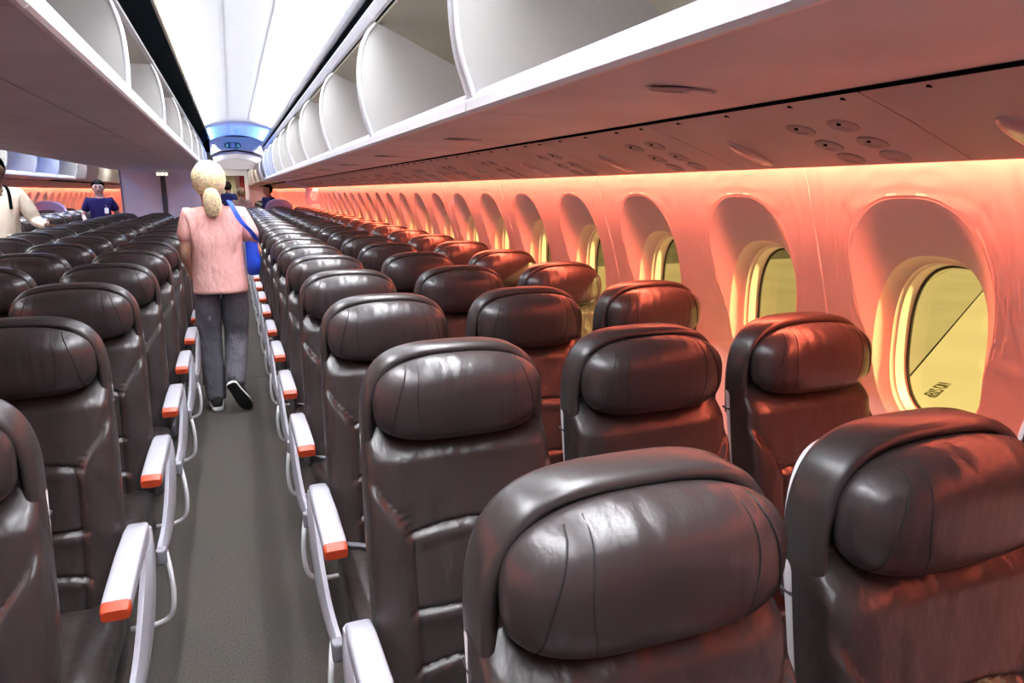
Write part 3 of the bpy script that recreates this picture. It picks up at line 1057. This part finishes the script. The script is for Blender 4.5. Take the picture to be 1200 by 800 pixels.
put('centre_field', mesh('sign_field', *pad(superell(0.038, 0.045, 5, 28), -0.014, -0.018, 0.002), 'lav'), sg)

# round ceiling lamps in the far vestibule
for n_, (x, y, w) in enumerate([(-0.05, 19.6, 'left'), (0.30, 20.2, 'right'), (0.42, 22.0, 'far')]):
    t = empty('ceiling_lamp', (x, y, 2.36))
    tag(t, 'round bright ceiling lamp in the far vestibule, %s one' % w, 'ceiling lamp', 'vestibule ceiling lamps')
    V = rings_mesh([[(0.11 * math.cos(a) * s, 0.11 * math.sin(a) * s, z) for a in [2 * math.pi * i / 24 for i in range(24)]] for s, z in ((1, -0.001), (1, -0.012), (0.85, -0.018), (0.8, -0.012))])
    put('bezel', mesh('lamp_bezel', *V, 'white'), t)
    V = rings_mesh([[(0.085 * math.cos(a) * s, 0.085 * math.sin(a) * s, z) for a in [2 * math.pi * i / 24 for i in range(24)]] for s, z in ((1, -0.019), (0.9, -0.024), (0.4, -0.028))])
    put('diffuser', mesh('lamp_diffuser', *V, 'lamp'), t)

# curved end fairings of the bins in the blue light
for side, s in ((0, 1), (1, -1)):
    fn = (lambda q: q) if side == 0 else mirrored
    pr = PFRONT + [(1.2, 2.30), (1.3, 2.0), (1.3, 1.76)]
    o = put('bin_end_fairing', mesh('bin_end_fairing', *fn(prism_y(pr, 16.0, 17.0)), 'ceil'))
    tag(o, 'pale curved fairing closing the end of the %s window bins' % ('right' if side == 0 else 'far left'), 'fairing')
    o = put('far_bin', mesh('far_bin', *fn(prism_y(PFRONT + [(1.2, 2.30), (1.48, 2.0), (1.48, 1.74), (0.66, 1.75)], 18.4, 32.5)), 'bin'))
    tag(o, 'run of closed bins above the %s wall of the far cabin' % ('right' if side == 0 else 'left'), 'overhead bin')

# end of the aisle: white door frame, pale curtain, red panel
fr_ = empty('door_frame', (0.10, 27.0, 0))
tag(fr_, 'white door frame at the far end of the aisle', 'door frame')
put('jamb', mesh('jamb', *box(-0.62, -0.52, 0, 0.12, 0, 2.05), 'white'), fr_)
put('jamb', mesh('jamb', *box(0.36, 0.47, 0, 0.12, 0, 2.05), 'white'), fr_)
put('lintel', mesh('lintel', *box(-0.62, 0.47, 0, 0.12, 2.05, 2.36), 'white'), fr_)
cv = []
NW = 40
for i in range(NW + 1):
    cv.append((-0.40 + 0.62 * i / NW, 0.03 * math.sin(i * 1.15)))
V = [(x, y, 0.05) for x, y in cv] + [(x * 0.7 - 0.05, y, 2.2) for x, y in cv]
F = [(i, i + 1, NW + 2 + i, NW + 1 + i) for i in range(NW)]
cu = put('curtain', mesh('curtain', V, F, 'curtain'), None, (0.05, 27.5, 0))
so = cu.modifiers.new('thickness', 'SOLIDIFY'); so.thickness = 0.006
tag(cu, 'pale yellow green curtain hanging in the far doorway', 'curtain')
o = slab_thing('red_panel', 'narrow dark red panel beside the curtain in the far doorway', 'panel', 0.30, 0.50, 27.9, 27.95, 0.0, 2.1, 'red')

# seats under lavender covers
def lav_cover(x, y, label):
    t = empty('covered_seat_back', (x, y, 0))
    tag(t, label, 'seat cover', 'lavender seat covers')
    out = [(a, b) for a, b in superell(0.29, 0.30, 2.6, 56)]
    put('cover', mesh('cover', *pad([(a, 1.06 + b) for a, b in out], 0.05, -0.05, 0.03, 0.012), 'lav_cover'), t)
    put('hem', mesh('cover_hem', *rbox(-0.24, 0.24, -0.056, 0.056, 0.775, 0.80, 0.008), 'lav_cover'), t)
lav_cover(0.93, YR + PITCH * 20 + 0.195, 'rounded lavender seat cover behind the last right-hand row')
lav_cover(-3.01, YR + PITCH * 18 + 0.195, 'rounded lavender seat cover among the far left seats')

# white class divider by the right wall with its arm
dv = empty('class_divider', (1.46, 14.775, 0))
tag(dv, 'small white divider panel with round window by the far right wall', 'divider')
put('panel', mesh('divider_panel', *rbox(-0.10, 0.14, 0, 0.03, 1.30, 1.585, 0.010), 'lav'), dv)
put('lower_panel', mesh('divider_lower', *rbox(-0.02, 0.17, 0, 0.02, 0.56, 1.28, 0.008), 'white'), dv)
put('ring', mesh('divider_ring', *tube([(0.05 + 0.06 * math.cos(a), -0.010, 1.44 + 0.09 * math.sin(a)) for a in [2 * math.pi * i / 28 for i in range(28)]], 0.012, 8, True), 'white'), dv)
put('arm', mesh('divider_arm', *tube([(-0.05, 0.015, 1.575), (-0.22, 0.015, 1.63), (-0.46, 0.015, 1.70)], 0.018, 8), 'lav'), dv)

# ================================================================ outside the windows
gd = put('ground', mesh('apron', *box(2.4, 75, -60, 52, -4.7, -4.5), 'concrete'))
tag(gd, 'sodium lit concrete apron outside the windows', 'ground')
gd['kind'] = 'structure'
g2 = put('ground', mesh('dark_apron', *box(2.4, 400, -200, 500, -4.75, -4.52), 'asphalt'))
g2['kind'] = 'structure'
wg = empty('aircraft_wing', (2.0, 0, -0.4))
tag(wg, 'pale aircraft wing seen through the nearest window', 'wing')
def edge_y(x): return 5.31 + (x - 6.53) * 0.618
poly = [(0.1, -5.0), (0.1, edge_y(2.1)), (15.0, edge_y(17.0)), (15.0, edge_y(17.0) - 2.2)]
def slab_z(poly, z0, z1):
    n = len(poly)
    V = [(x, y, z0) for x, y in poly] + [(x, y, z1) for x, y in poly]
    F = [tuple(range(n))[::-1], tuple(range(n, 2 * n))] + [(i, (i + 1) % n, n + (i + 1) % n, n + i) for i in range(n)]
    return V, F
put('wing_skin', mesh('wing_skin', *slab_z(poly, -0.25, 0.0), 'wing'), wg)
poly = [(0.1, edge_y(2.1) + 0.035), (0.1, edge_y(2.1) + 1.7), (15.0, edge_y(17.0) + 1.2), (15.0, edge_y(17.0) + 0.035)]
put('flap', mesh('flap', *slab_z(poly, -0.2, -0.015), 'flap'), wg)
poly = [(0.1, edge_y(2.1) - 0.01), (0.1, edge_y(2.1) + 0.045), (15.0, edge_y(17.0) + 0.045), (15.0, edge_y(17.0) - 0.01)]
put('flap_gap', mesh('flap_gap', *slab_z(poly, -0.2, -0.06), 'black'), wg)
tx = bpy.data.curves.new('no_step_text', 'FONT')
tx.body = 'NO STEP'
tx.size = 0.17
tx.align_y = 'CENTER'
tx.extrude = 0.002
tx.align_x = 'CENTER'
to = bpy.data.objects.new('tmp_text', tx)
COL.objects.link(to)
dg = bpy.context.evaluated_depsgraph_get()
tm = bpy.data.meshes.new_from_object(to.evaluated_get(dg))
bpy.data.objects.remove(to)
tm.materials.clear()
tm.materials.append(M['stencil'])
to = put('stencil_lettering', tm, wg)
to.location = (6.40 - 2.0, 4.88, 0.004)
to.rotation_euler = (0, 0, math.atan2(4.721 - 5.045, 6.098 - 6.735))

# ================================================================ people
def skin_mesh(name, joints, edges, mat, sub=2, root=None):
    """joints: dict name -> (pos, radius or (rx, ry))"""
    names = list(joints)
    idx = {n: i for i, n in enumerate(names)}
    me = bpy.data.meshes.new(name + '_sk')
    me.from_pydata([joints[n][0] for n in names], [(idx[a], idx[b]) for a, b in edges], [])
    ob = bpy.data.objects.new(name + '_sk', me)
    COL.objects.link(ob)
    ob.modifiers.new('skin', 'SKIN')
    if not me.skin_vertices:
        bm = bmesh.new(); bm.from_mesh(me); bm.verts.layers.skin.verify(); bm.to_mesh(me); bm.free()
    sv = me.skin_vertices[0].data
    for n in names:
        r = joints[n][1]
        sv[idx[n]].radius = r if isinstance(r, tuple) else (r, r)
        sv[idx[n]].use_root = (n == (root or names[0]))
    ob.modifiers[0].use_smooth_shade = True
    s = ob.modifiers.new('sub', 'SUBSURF')
    s.levels = s.render_levels = sub
    dg = bpy.context.evaluated_depsgraph_get()
    out = bpy.data.meshes.new_from_object(ob.evaluated_get(dg))
    out.name = name
    bpy.data.objects.remove(ob)
    bpy.data.meshes.remove(me)
    out.shade_smooth()
    out.materials.clear()
    out.materials.append(mat)
    return out

def lerp(a, b, t): return tuple(a[i] + (b[i] - a[i]) * t for i in range(3))

def ellipsoid(c, r, n=20, m=12, cut=None):
    V, F = [], []
    for j in range(1, m):
        ph = math.pi * j / m
        for i in range(n):
            th = 2 * math.pi * i / n
            V.append((c[0] + r[0] * math.sin(ph) * math.cos(th), c[1] + r[1] * math.sin(ph) * math.sin(th), c[2] + r[2] * math.cos(ph)))
    for j in range(m - 2):
        for i in range(n):
            l = (i + 1) % n
            F.append((j * n + i, j * n + l, (j + 1) * n + l, (j + 1) * n + i))
    V.append((c[0], c[1], c[2] + r[2])); V.append((c[0], c[1], c[2] - r[2]))
    for i in range(n):
        l = (i + 1) % n
        F.append((len(V) - 2, l, i))
        F.append(((m - 2) * n + i, (m - 2) * n + l, len(V) - 1))
    return V, F

def person(loc, rz, label, skin, top, trousers, hair, shoes=(0.02, 0.02, 0.02), pose=None, long_sleeve=False, scale=1.0,
           hair_style='short', sole=None, seated=False, loose=1.0, hair_size=1.0):
    """figure faces -y before rotation; their left hand is +x"""
    mS = principled('skin_tone', skin, 0.5, spec=0.3, vary=(20, 0.05))
    mT = principled('top_cloth', top, 0.85, spec=0.2, bump=[(11, 0.9, 0.03, (1, 1, 0.6)), (200, 0.15, 0.002, one)], vary=(9, 0.06))
    mP = principled('trouser_cloth', trousers, 0.85, spec=0.2, bump=[(16, 0.9, 0.025, (1, 1, 0.7)), (240, 0.2, 0.002, one)], vary=(14, 0.15))
    mH = principled('hair_strands', hair, 0.85, spec=0.03, bump=[(70, 0.7, 0.008, (3, 3, 0.4))], vary=(60, 0.35))
    mF = principled('shoe_upper', shoes, 0.6)
    mW = principled('shoe_sole', sole or (0.75, 0.75, 0.72), 0.6)
    J = {
        'pelvis': (0, 0, 0.94), 'spine': (0, 0.0, 1.08), 'chest': (0, 0.01, 1.27), 'neckb': (0, 0.02, 1.41), 'neck': (0, 0.008, 1.475),
        'jaw': (0, -0.012, 1.525), 'head': (0, 0.0, 1.59), 'crown': (0, 0.006, 1.645),
        'shL': (0.165, 0.01, 1.375), 'shR': (-0.165, 0.01, 1.375),
        'elL': (0.215, 0.03, 1.10), 'elR': (-0.215, 0.03, 1.10),
        'wrL': (0.23, -0.06, 0.87), 'wrR': (-0.23, -0.06, 0.87),
        'hipL': (0.088, 0, 0.90), 'hipR': (-0.088, 0, 0.90),
        'knL': (0.095, -0.02, 0.49), 'knR': (-0.095, -0.02, 0.49),
        'anL': (0.095, 0.02, 0.085), 'anR': (-0.095, 0.02, 0.085),
        'toL': (0.105, -0.12, 0.035), 'toR': (-0.105, -0.12, 0.035),
    }
    if pose: J.update(pose)
    t = empty('person', loc, rz)
    t.scale = (scale,) * 3
    tag(t, label, 'person')
    jb = {k: (J[k], r) for k, r in {
        'pelvis': (0.11, 0.078), 'spine': (0.115, 0.085), 'chest': (0.135, 0.095), 'neckb': (0.075, 0.07), 'neck': 0.058, 'jaw': (0.072, 0.084), 'head': (0.090, 0.108), 'crown': (0.074, 0.088),
        'shL': 0.055, 'shR': 0.055, 'elL': 0.038, 'elR': 0.038, 'wrL': 0.026, 'wrR': 0.026,
        'hipL': 0.072, 'hipR': 0.072, 'knL': 0.055, 'knR': 0.055, 'anL': 0.038, 'anR': 0.038, 'toL': 0.032, 'toR': 0.032}.items()}
    ed = [('pelvis', 'spine'), ('spine', 'chest'), ('chest', 'neckb'), ('neckb', 'neck'), ('neck', 'jaw'), ('jaw', 'head'), ('head', 'crown')]
    for s in 'LR':
        ed += [('chest', 'sh' + s), ('sh' + s, 'el' + s), ('el' + s, 'wr' + s), ('pelvis', 'hip' + s), ('hip' + s, 'kn' + s), ('kn' + s, 'an' + s), ('an' + s, 'to' + s)]
        # hand: palm, four fingers and a thumb
        w, e = Vector(J['wr' + s]), Vector(J['el' + s])
        d = (w - e).normalized()
        side = d.cross(Vector((1 if s == 'L' else -1, 0, 0)))
        if side.length < 0.2: side = Vector((0, -1, 0))
        side.normalize()
        inn = d.cross(side).normalized() * (1 if s == 'L' else -1)
        jb['pa' + s] = (tuple(w + d * 0.055), (0.030, 0.020))
        ed.append(('wr' + s, 'pa' + s))
        for q, (off, ln) in enumerate(((-0.027, 0.062), (-0.009, 0.074), (0.009, 0.078), (0.027, 0.070))):
            a = w + d * 0.092 + side * off
            b = a + d * ln * 0.55 + inn * 0.012
            c = b + d * ln * 0.40 + inn * 0.022
            jb['f%d%s0' % (q, s)] = (tuple(a), 0.0095); jb['f%d%s1' % (q, s)] = (tuple(b), 0.0085); jb['f%d%s2' % (q, s)] = (tuple(c), 0.0075)
            ed += [('pa' + s, 'f%d%s0' % (q, s)), ('f%d%s0' % (q, s), 'f%d%s1' % (q, s)), ('f%d%s1' % (q, s), 'f%d%s2' % (q, s))]
        a = w + d * 0.035 + side * 0.030; b = a + d * 0.030 + side * 0.022 + inn * 0.008; c = b + d * 0.028 + side * 0.006 + inn * 0.010
        jb['t' + s + '0'] = (tuple(a), 0.011); jb['t' + s + '1'] = (tuple(b), 0.010); jb['t' + s + '2'] = (tuple(c), 0.008)
        ed += [('pa' + s, 't' + s + '0'), ('t' + s + '0', 't' + s + '1'), ('t' + s + '1', 't' + s + '2')]
    put('body', skin_mesh('body', jb, ed, mS, 2, 'pelvis'), t)
    # shirt
    hem = lerp(J['pelvis'], J['spine'], -0.75 if not seated else -0.05)
    q = loose
    low = lerp(hem, J['pelvis'], -0.12)
    jt = {'edge': (low, (0.174 * q, 0.137 * q)), 'hem': (hem, (0.172 * q, 0.135 * q)), 'pelvis': (J['pelvis'], (0.172 * q, 0.135 * q)), 'spine': (J['spine'], (0.158 * q, 0.120 * q)), 'chest': (J['chest'], (0.165, 0.122)), 'neckb': (lerp(J['chest'], J['neckb'], 0.93), (0.080, 0.072))}
    et = [('edge', 'hem'), ('hem', 'pelvis'), ('pelvis', 'spine'), ('spine', 'chest'), ('chest', 'neckb')]
    for s in 'LR':
        jt['sh' + s] = (J['sh' + s], 0.072)
        cut = lerp(J['sh' + s], J['el' + s], 0.72)
        jt['up' + s] = (cut, 0.070)
        et += [('chest', 'sh' + s), ('sh' + s, 'up' + s)]
        if long_sleeve:
            jt['el' + s] = (J['el' + s], 0.056)
            jt['cu' + s] = (lerp(J['el' + s], J['wr' + s], 0.93), 0.040)
            et += [('up' + s, 'el' + s), ('el' + s, 'cu' + s)]
    put('shirt', skin_mesh('shirt', jt, et, mT, 2, 'chest'), t)
    put('collar', mesh('collar', *tube([(0.062 * math.cos(a) + J['neckb'][0], J['neckb'][1] + 0.055 * math.sin(a), J['neckb'][2] + 0.018 + 0.012 * math.sin(a)) for a in [2 * math.pi * i / 20 for i in range(20)]], 0.012, 8, True), mT), t)
    # trousers
    jt = {'waist': (lerp(J['pelvis'], J['spine'], 0.2), (0.125, 0.10)), 'pelvis': (J['pelvis'], (0.140, 0.112)), 'crotch': ((J['pelvis'][0], J['pelvis'][1], J['pelvis'][2] - 0.10), (0.12, 0.11))}
    et = [('waist', 'pelvis'), ('pelvis', 'crotch')]
    for s in 'LR':
        jt['hip' + s] = (J['hip' + s], 0.100)
        jt['th' + s] = (lerp(J['hip' + s], J['kn' + s], 0.5), 0.102)
        jt['kn' + s] = (J['kn' + s], 0.088)
        jt['ca' + s] = (lerp(J['kn' + s], J['an' + s], 0.45), 0.084)
        jt['an' + s] = (lerp(J['kn' + s], J['an' + s], 1.0), 0.074)
        jt['cuff' + s] = (lerp(J['kn' + s], J['an' + s], 1.06), 0.072)
        et += [('pelvis', 'hip' + s), ('hip' + s, 'th' + s), ('th' + s, 'kn' + s), ('kn' + s, 'ca' + s), ('ca' + s, 'an' + s), ('an' + s, 'cuff' + s)]
    put('trousers', skin_mesh('trousers', jt, et, mP, 2, 'pelvis'), t)
    # shoes, built along ankle -> toe
    for s in 'LR':
        a, b = Vector(J['an' + s]), Vector(J['to' + s])
        leg = (Vector(J['kn' + s]) - a).normalized()
        fwd = (b - a)
        up = (leg - fwd.normalized() * leg.dot(fwd.normalized()))
        f = Vector((b.x - a.x, b.y - a.y, b.z - a.z + 0.05)) if abs(b.z - a.z) < 0.08 else fwd
        # foot frame: forward along the sole
        soledir = J.get('sole' + s)
        if soledir: f, u = Vector(soledir[0]).normalized(), Vector(soledir[1]).normalized()
        else: f, u = Vector((b.x - a.x, b.y - a.y, 0)).normalized(), Vector((0, 0, 1))
        r = f.cross(u).normalized()
        def foot(prof, u0):
            rg = []
            for (x, w, h0, h1) in prof:
                ring = []
                for aa, bb in superell(w, (h1 - h0) / 2, 2.6, 20):
                    ring.append(tuple(a + f * x + r * aa + u * ((h0 + h1) / 2 + bb)))
                rg.append(ring)
            return rings_mesh(rg)
        up_ = [(-0.075, 0.020, -0.050, -0.015), (-0.065, 0.034, -0.062, 0.020), (-0.02, 0.038, -0.062, 0.030), (0.03, 0.040, -0.062, 0.020), (0.09, 0.046, -0.062, -0.008), (0.14, 0.045, -0.062, -0.022), (0.175, 0.034, -0.060, -0.034), (0.19, 0.015, -0.055, -0.042)]
        so_ = [(-0.080, 0.022, -0.086, -0.058), (-0.068, 0.038, -0.086, -0.054), (0.0, 0.040, -0.086, -0.056), (0.09, 0.050, -0.086, -0.058), (0.15, 0.048, -0.085, -0.056), (0.185, 0.034, -0.082, -0.052), (0.20, 0.014, -0.076, -0.050)]
        sh = put('shoe', mesh('shoe', *foot(up_, 0), mF, 50), t)
        put('sole', mesh('sole', *foot(so_, 0), mW, 50), sh)
        put('outsole', mesh('outsole', *foot([(x, w * 0.93, h0 - 0.004, h0 + 0.008) for x, w, h0, h1 in so_], 0), mF, 50), sh)
    # head features: ears, nose, eyes, brows, mouth
    H = Vector(J['head'])
    def hp(x, y, z): return (H.x + x, H.y + y, H.z + z)
    put('ear', mesh('ear', *ellipsoid(hp(0.081, 0.008, -0.012), (0.010, 0.020, 0.032), 12, 8), mS), t)
    put('ear', mesh('ear', *ellipsoid(hp(-0.081, 0.008, -0.012), (0.010, 0.020, 0.032), 12, 8), mS), t)
    put('nose', mesh('nose', *tube([hp(0, -0.088, 0.010), hp(0, -0.100, -0.015), hp(0, -0.106, -0.032), hp(0, -0.090, -0.042)], [0.006, 0.009, 0.012, 0.008], 8), mS), t)
    mE = principled('eye_dark', (0.03, 0.02, 0.02), 0.3)
    mL = principled('lip_tone', (skin[0] * 0.75, skin[1] * 0.5, skin[2] * 0.5), 0.5)
    for q in (-1, 1):
        put('eye', mesh('eye', *ellipsoid(hp(q * 0.031, -0.090, 0.004), (0.013, 0.008, 0.007), 10, 6), mE), t)
        put('eyebrow', mesh('eyebrow', *tube([hp(q * 0.016, -0.099, 0.024), hp(q * 0.031, -0.096, 0.029), hp(q * 0.050, -0.085, 0.025)], 0.0045, 6), mH), t)
    put('mouth', mesh('mouth', *tube([hp(-0.026, -0.086, -0.062), hp(0, -0.095, -0.061), hp(0.026, -0.086, -0.062)], [0.003, 0.008, 0.003], 8), mL), t)
    # hair cap: ellipsoid shell trimmed over the face
    V, F = ellipsoid(hp(0, 0.012, 0.018), (0.097 * hair_size, 0.114 * hair_size, 0.112 * hair_size), 32, 22)
    W = []
    for x, y, z in V:
        dx, dy, dz = x - H.x, y - H.y, z - H.z
        n = 0.003 * math.sin(dx * 160 + dz * 40)
        W.append((H.x + dx + n, y, z))
    def is_face(q):
        c = [sum(V[i][a] for i in q) / len(q) for a in range(3)]
        dy, dz = c[1] - H.y, c[2] - H.z
        return (dy < 0.0 and dz < 0.060 + 0.35 * (dy + 0.10)) or dz < -0.075
    F = [q for q in F if not is_face(q)]
    hr = put('hair', mesh('hair', W, F, mH, 80), t)
    return t, J, mH, mT

# --- woman in pink walking away down the aisle
wpose = {
    'pelvis': (0.0, 0.0, 0.945), 'spine': (0.0, -0.01, 1.09), 'chest': (0.0, -0.01, 1.275), 'neckb': (0.01, 0.0, 1.41), 'neck': (0.018, -0.005, 1.47),
    'jaw': (0.02, -0.02, 1.525), 'head': (0.022, -0.01, 1.59), 'crown': (0.022, -0.004, 1.642),
    'shL': (0.172, 0.0, 1.365), 'shR': (-0.172, 0.0, 1.365),
    'elL': (0.208, 0.02, 1.10), 'elR': (-0.255, 0.03, 1.10), 'wrL': (0.20, -0.17, 0.98), 'wrR': (-0.235, -0.20, 1.08),
    'knL': (0.105, -0.03, 0.50), 'anL': (0.09, 0.04, 0.088), 'toL': (0.10, -0.10, 0.03),
    'knR': (-0.075, -0.06, 0.50), 'anR': (-0.045, 0.14, 0.20), 'toR': (-0.105, 0.11, 0.09),
    'soleR': ((-0.40, -0.40, -0.82), (0.0, -0.89, 0.44)),
}
wp, WJ, mHair, mTop = person((-0.115, 5.40, 0), math.pi, 'woman in a pink shirt with blonde ponytail walking away along the aisle',
    (0.62, 0.36, 0.25), (0.90, 0.50, 0.45), (0.115, 0.11, 0.13), (0.86, 0.74, 0.46), (0.015, 0.015, 0.015), wpose, False, 1.0, 'pony', (0.82, 0.82, 0.80), loose=1.14, hair_size=1.15)
hz = WJ['head']
pt = skin_mesh('ponytail', {
    'a': ((hz[0] - 0.005, hz[1] + 0.100, hz[2] - 0.045), 0.028), 'b': ((hz[0] - 0.010, hz[1] + 0.130, hz[2] - 0.075), 0.055),
    'c': ((hz[0] - 0.015, hz[1] + 0.130, hz[2] - 0.14), (0.070, 0.045)), 'd': ((hz[0] - 0.012, hz[1] + 0.125, hz[2] - 0.20), (0.055, 0.035)), 'e': ((hz[0] - 0.008, hz[1] + 0.118, hz[2] - 0.245), (0.022, 0.015))},
    [('a', 'b'), ('b', 'c'), ('c', 'd'), ('d', 'e')], mHair, 2, 'a')
put('ponytail', pt, wp)
put('hair_tie', mesh('hair_tie', *tube([(hz[0] - 0.005 + 0.034 * math.cos(a), hz[1] + 0.108, hz[2] - 0.052 + 0.034 * math.sin(a)) for a in [2 * math.pi * i / 16 for i in range(16)]], 0.008, 6, True), mHair), wp)
# blue shoulder bag carried on her right
mB = principled('blue_nylon', (0.015, 0.085, 0.75), 0.5, bump=[(30, 0.4, 0.01, one)])
bgx = empty('shoulder_bag', (-0.115, 5.40, 0), math.pi)
tag(bgx, 'bright blue shoulder bag hanging at the pink-shirted woman\'s right hip', 'bag')
bo = pad([(a, b) for a, b in superell(0.13, 0.15, 3.2, 40)], 0.045, -0.045, 0.035, 0.01)
V = [(-0.225 + y, -0.06 + x, 1.09 + z) for x, y, z in bo[0]]
put('body', mesh('bag_body', V, bo[1], mB), bgx)
st = smooth_path([(-0.262, 0.03, 1.18), (-0.225, 0.130, 1.25), (-0.160, 0.142, 1.33), (-0.115, 0.110, 1.425), (-0.095, 0.020, 1.462), (-0.115, -0.100, 1.40), (-0.18, -0.145, 1.28), (-0.24, -0.12, 1.20)], 6)
V, F = [], []
for q in st:
    V += [(q.x - 0.017, q.y, q.z - 0.003), (q.x + 0.017, q.y, q.z + 0.003), (q.x + 0.017, q.y + 0.003, q.z + 0.009), (q.x - 0.017, q.y + 0.003, q.z + 0.003)]
for i in range(len(st) - 1):
    for k in range(4):
        l = (k + 1) % 4
        F.append((i * 4 + k, i * 4 + l, i * 4 + 4 + l, i * 4 + 4 + k))
put('strap', mesh('bag_strap', V, F, mB), bgx)

# --- man in a cream sweater in the left aisle, arm resting on a seat back
mp, MJ, _, mTm = person((-2.105, 8.30, 0), R(12), 'man in a cream sweater standing in the left aisle, cut by the photo edge',
    (0.10, 0.055, 0.035), (0.78, 0.70, 0.58), (0.03, 0.03, 0.04), (0.012, 0.010, 0.010), pose={
        'elL': (0.27, -0.02, 1.13), 'wrL': (0.36, -0.22, 1.10), 'elR': (-0.22, 0.03, 1.12), 'wrR': (-0.15, -0.20, 1.02),
        'chest': (0.0, 0.0, 1.27)}, long_sleeve=True, scale=1.09)
put('neck_strap', mesh('neck_strap', *tube(smooth_path([(0.10, -0.115, 1.25), (0.095, -0.055, 1.40), (0.062, 0.03, 1.445), (0.0, 0.075, 1.455), (-0.062, 0.03, 1.445), (-0.095, -0.055, 1.40), (-0.10, -0.115, 1.25)], 5), 0.013, 8), 'black'), mp)
# --- man in a navy polo with a badge
np_, NJ, _, _ = person((-2.02, 13.55, 0), R(8), 'man in a navy polo shirt with white badge standing in the left aisle',
    (0.45, 0.27, 0.22), (0.010, 0.007, 0.060), (0.02, 0.02, 0.03), (0.015, 0.012, 0.012), pose={
        'elL': (0.25, 0.02, 1.12), 'wrL': (0.22, -0.20, 1.03), 'elR': (-0.25, 0.02, 1.12), 'wrR': (-0.22, -0.20, 1.03)})
bd = put('badge', mesh('badge', *rbox(0.055, 0.115, -0.135, -0.129, 1.17, 1.26, 0.003), 'white'))
bd.parent = np_
bd.name = 'badge'
bc = put('badge_clip', mesh('badge_clip', *rbox(0.078, 0.092, -0.134, -0.126, 1.258, 1.29, 0.002), 'chrome'))
bc.parent = np_
# --- person in dark blue near the lavender cover
person((0.76, 17.2, 0), R(-62), 'dark-haired person in a dark blue top behind the last right-hand seats',
    (0.30, 0.17, 0.13), (0.012, 0.014, 0.09), (0.02, 0.02, 0.03), (0.010, 0.008, 0.008), scale=0.98)
# --- two people far along the aisle
person((0.20, 17.0, 0), math.pi, 'person with fair hair and beige top far along the aisle', (0.50, 0.30, 0.22), (0.50, 0.42, 0.34), (0.05, 0.05, 0.06), (0.42, 0.33, 0.20), scale=0.94)
person((-0.07, 20.0, 0), R(150), 'person with dark hair and navy top in the far vestibule', (0.30, 0.18, 0.13), (0.015, 0.02, 0.12), (0.02, 0.02, 0.03), (0.012, 0.010, 0.010), scale=1.03)
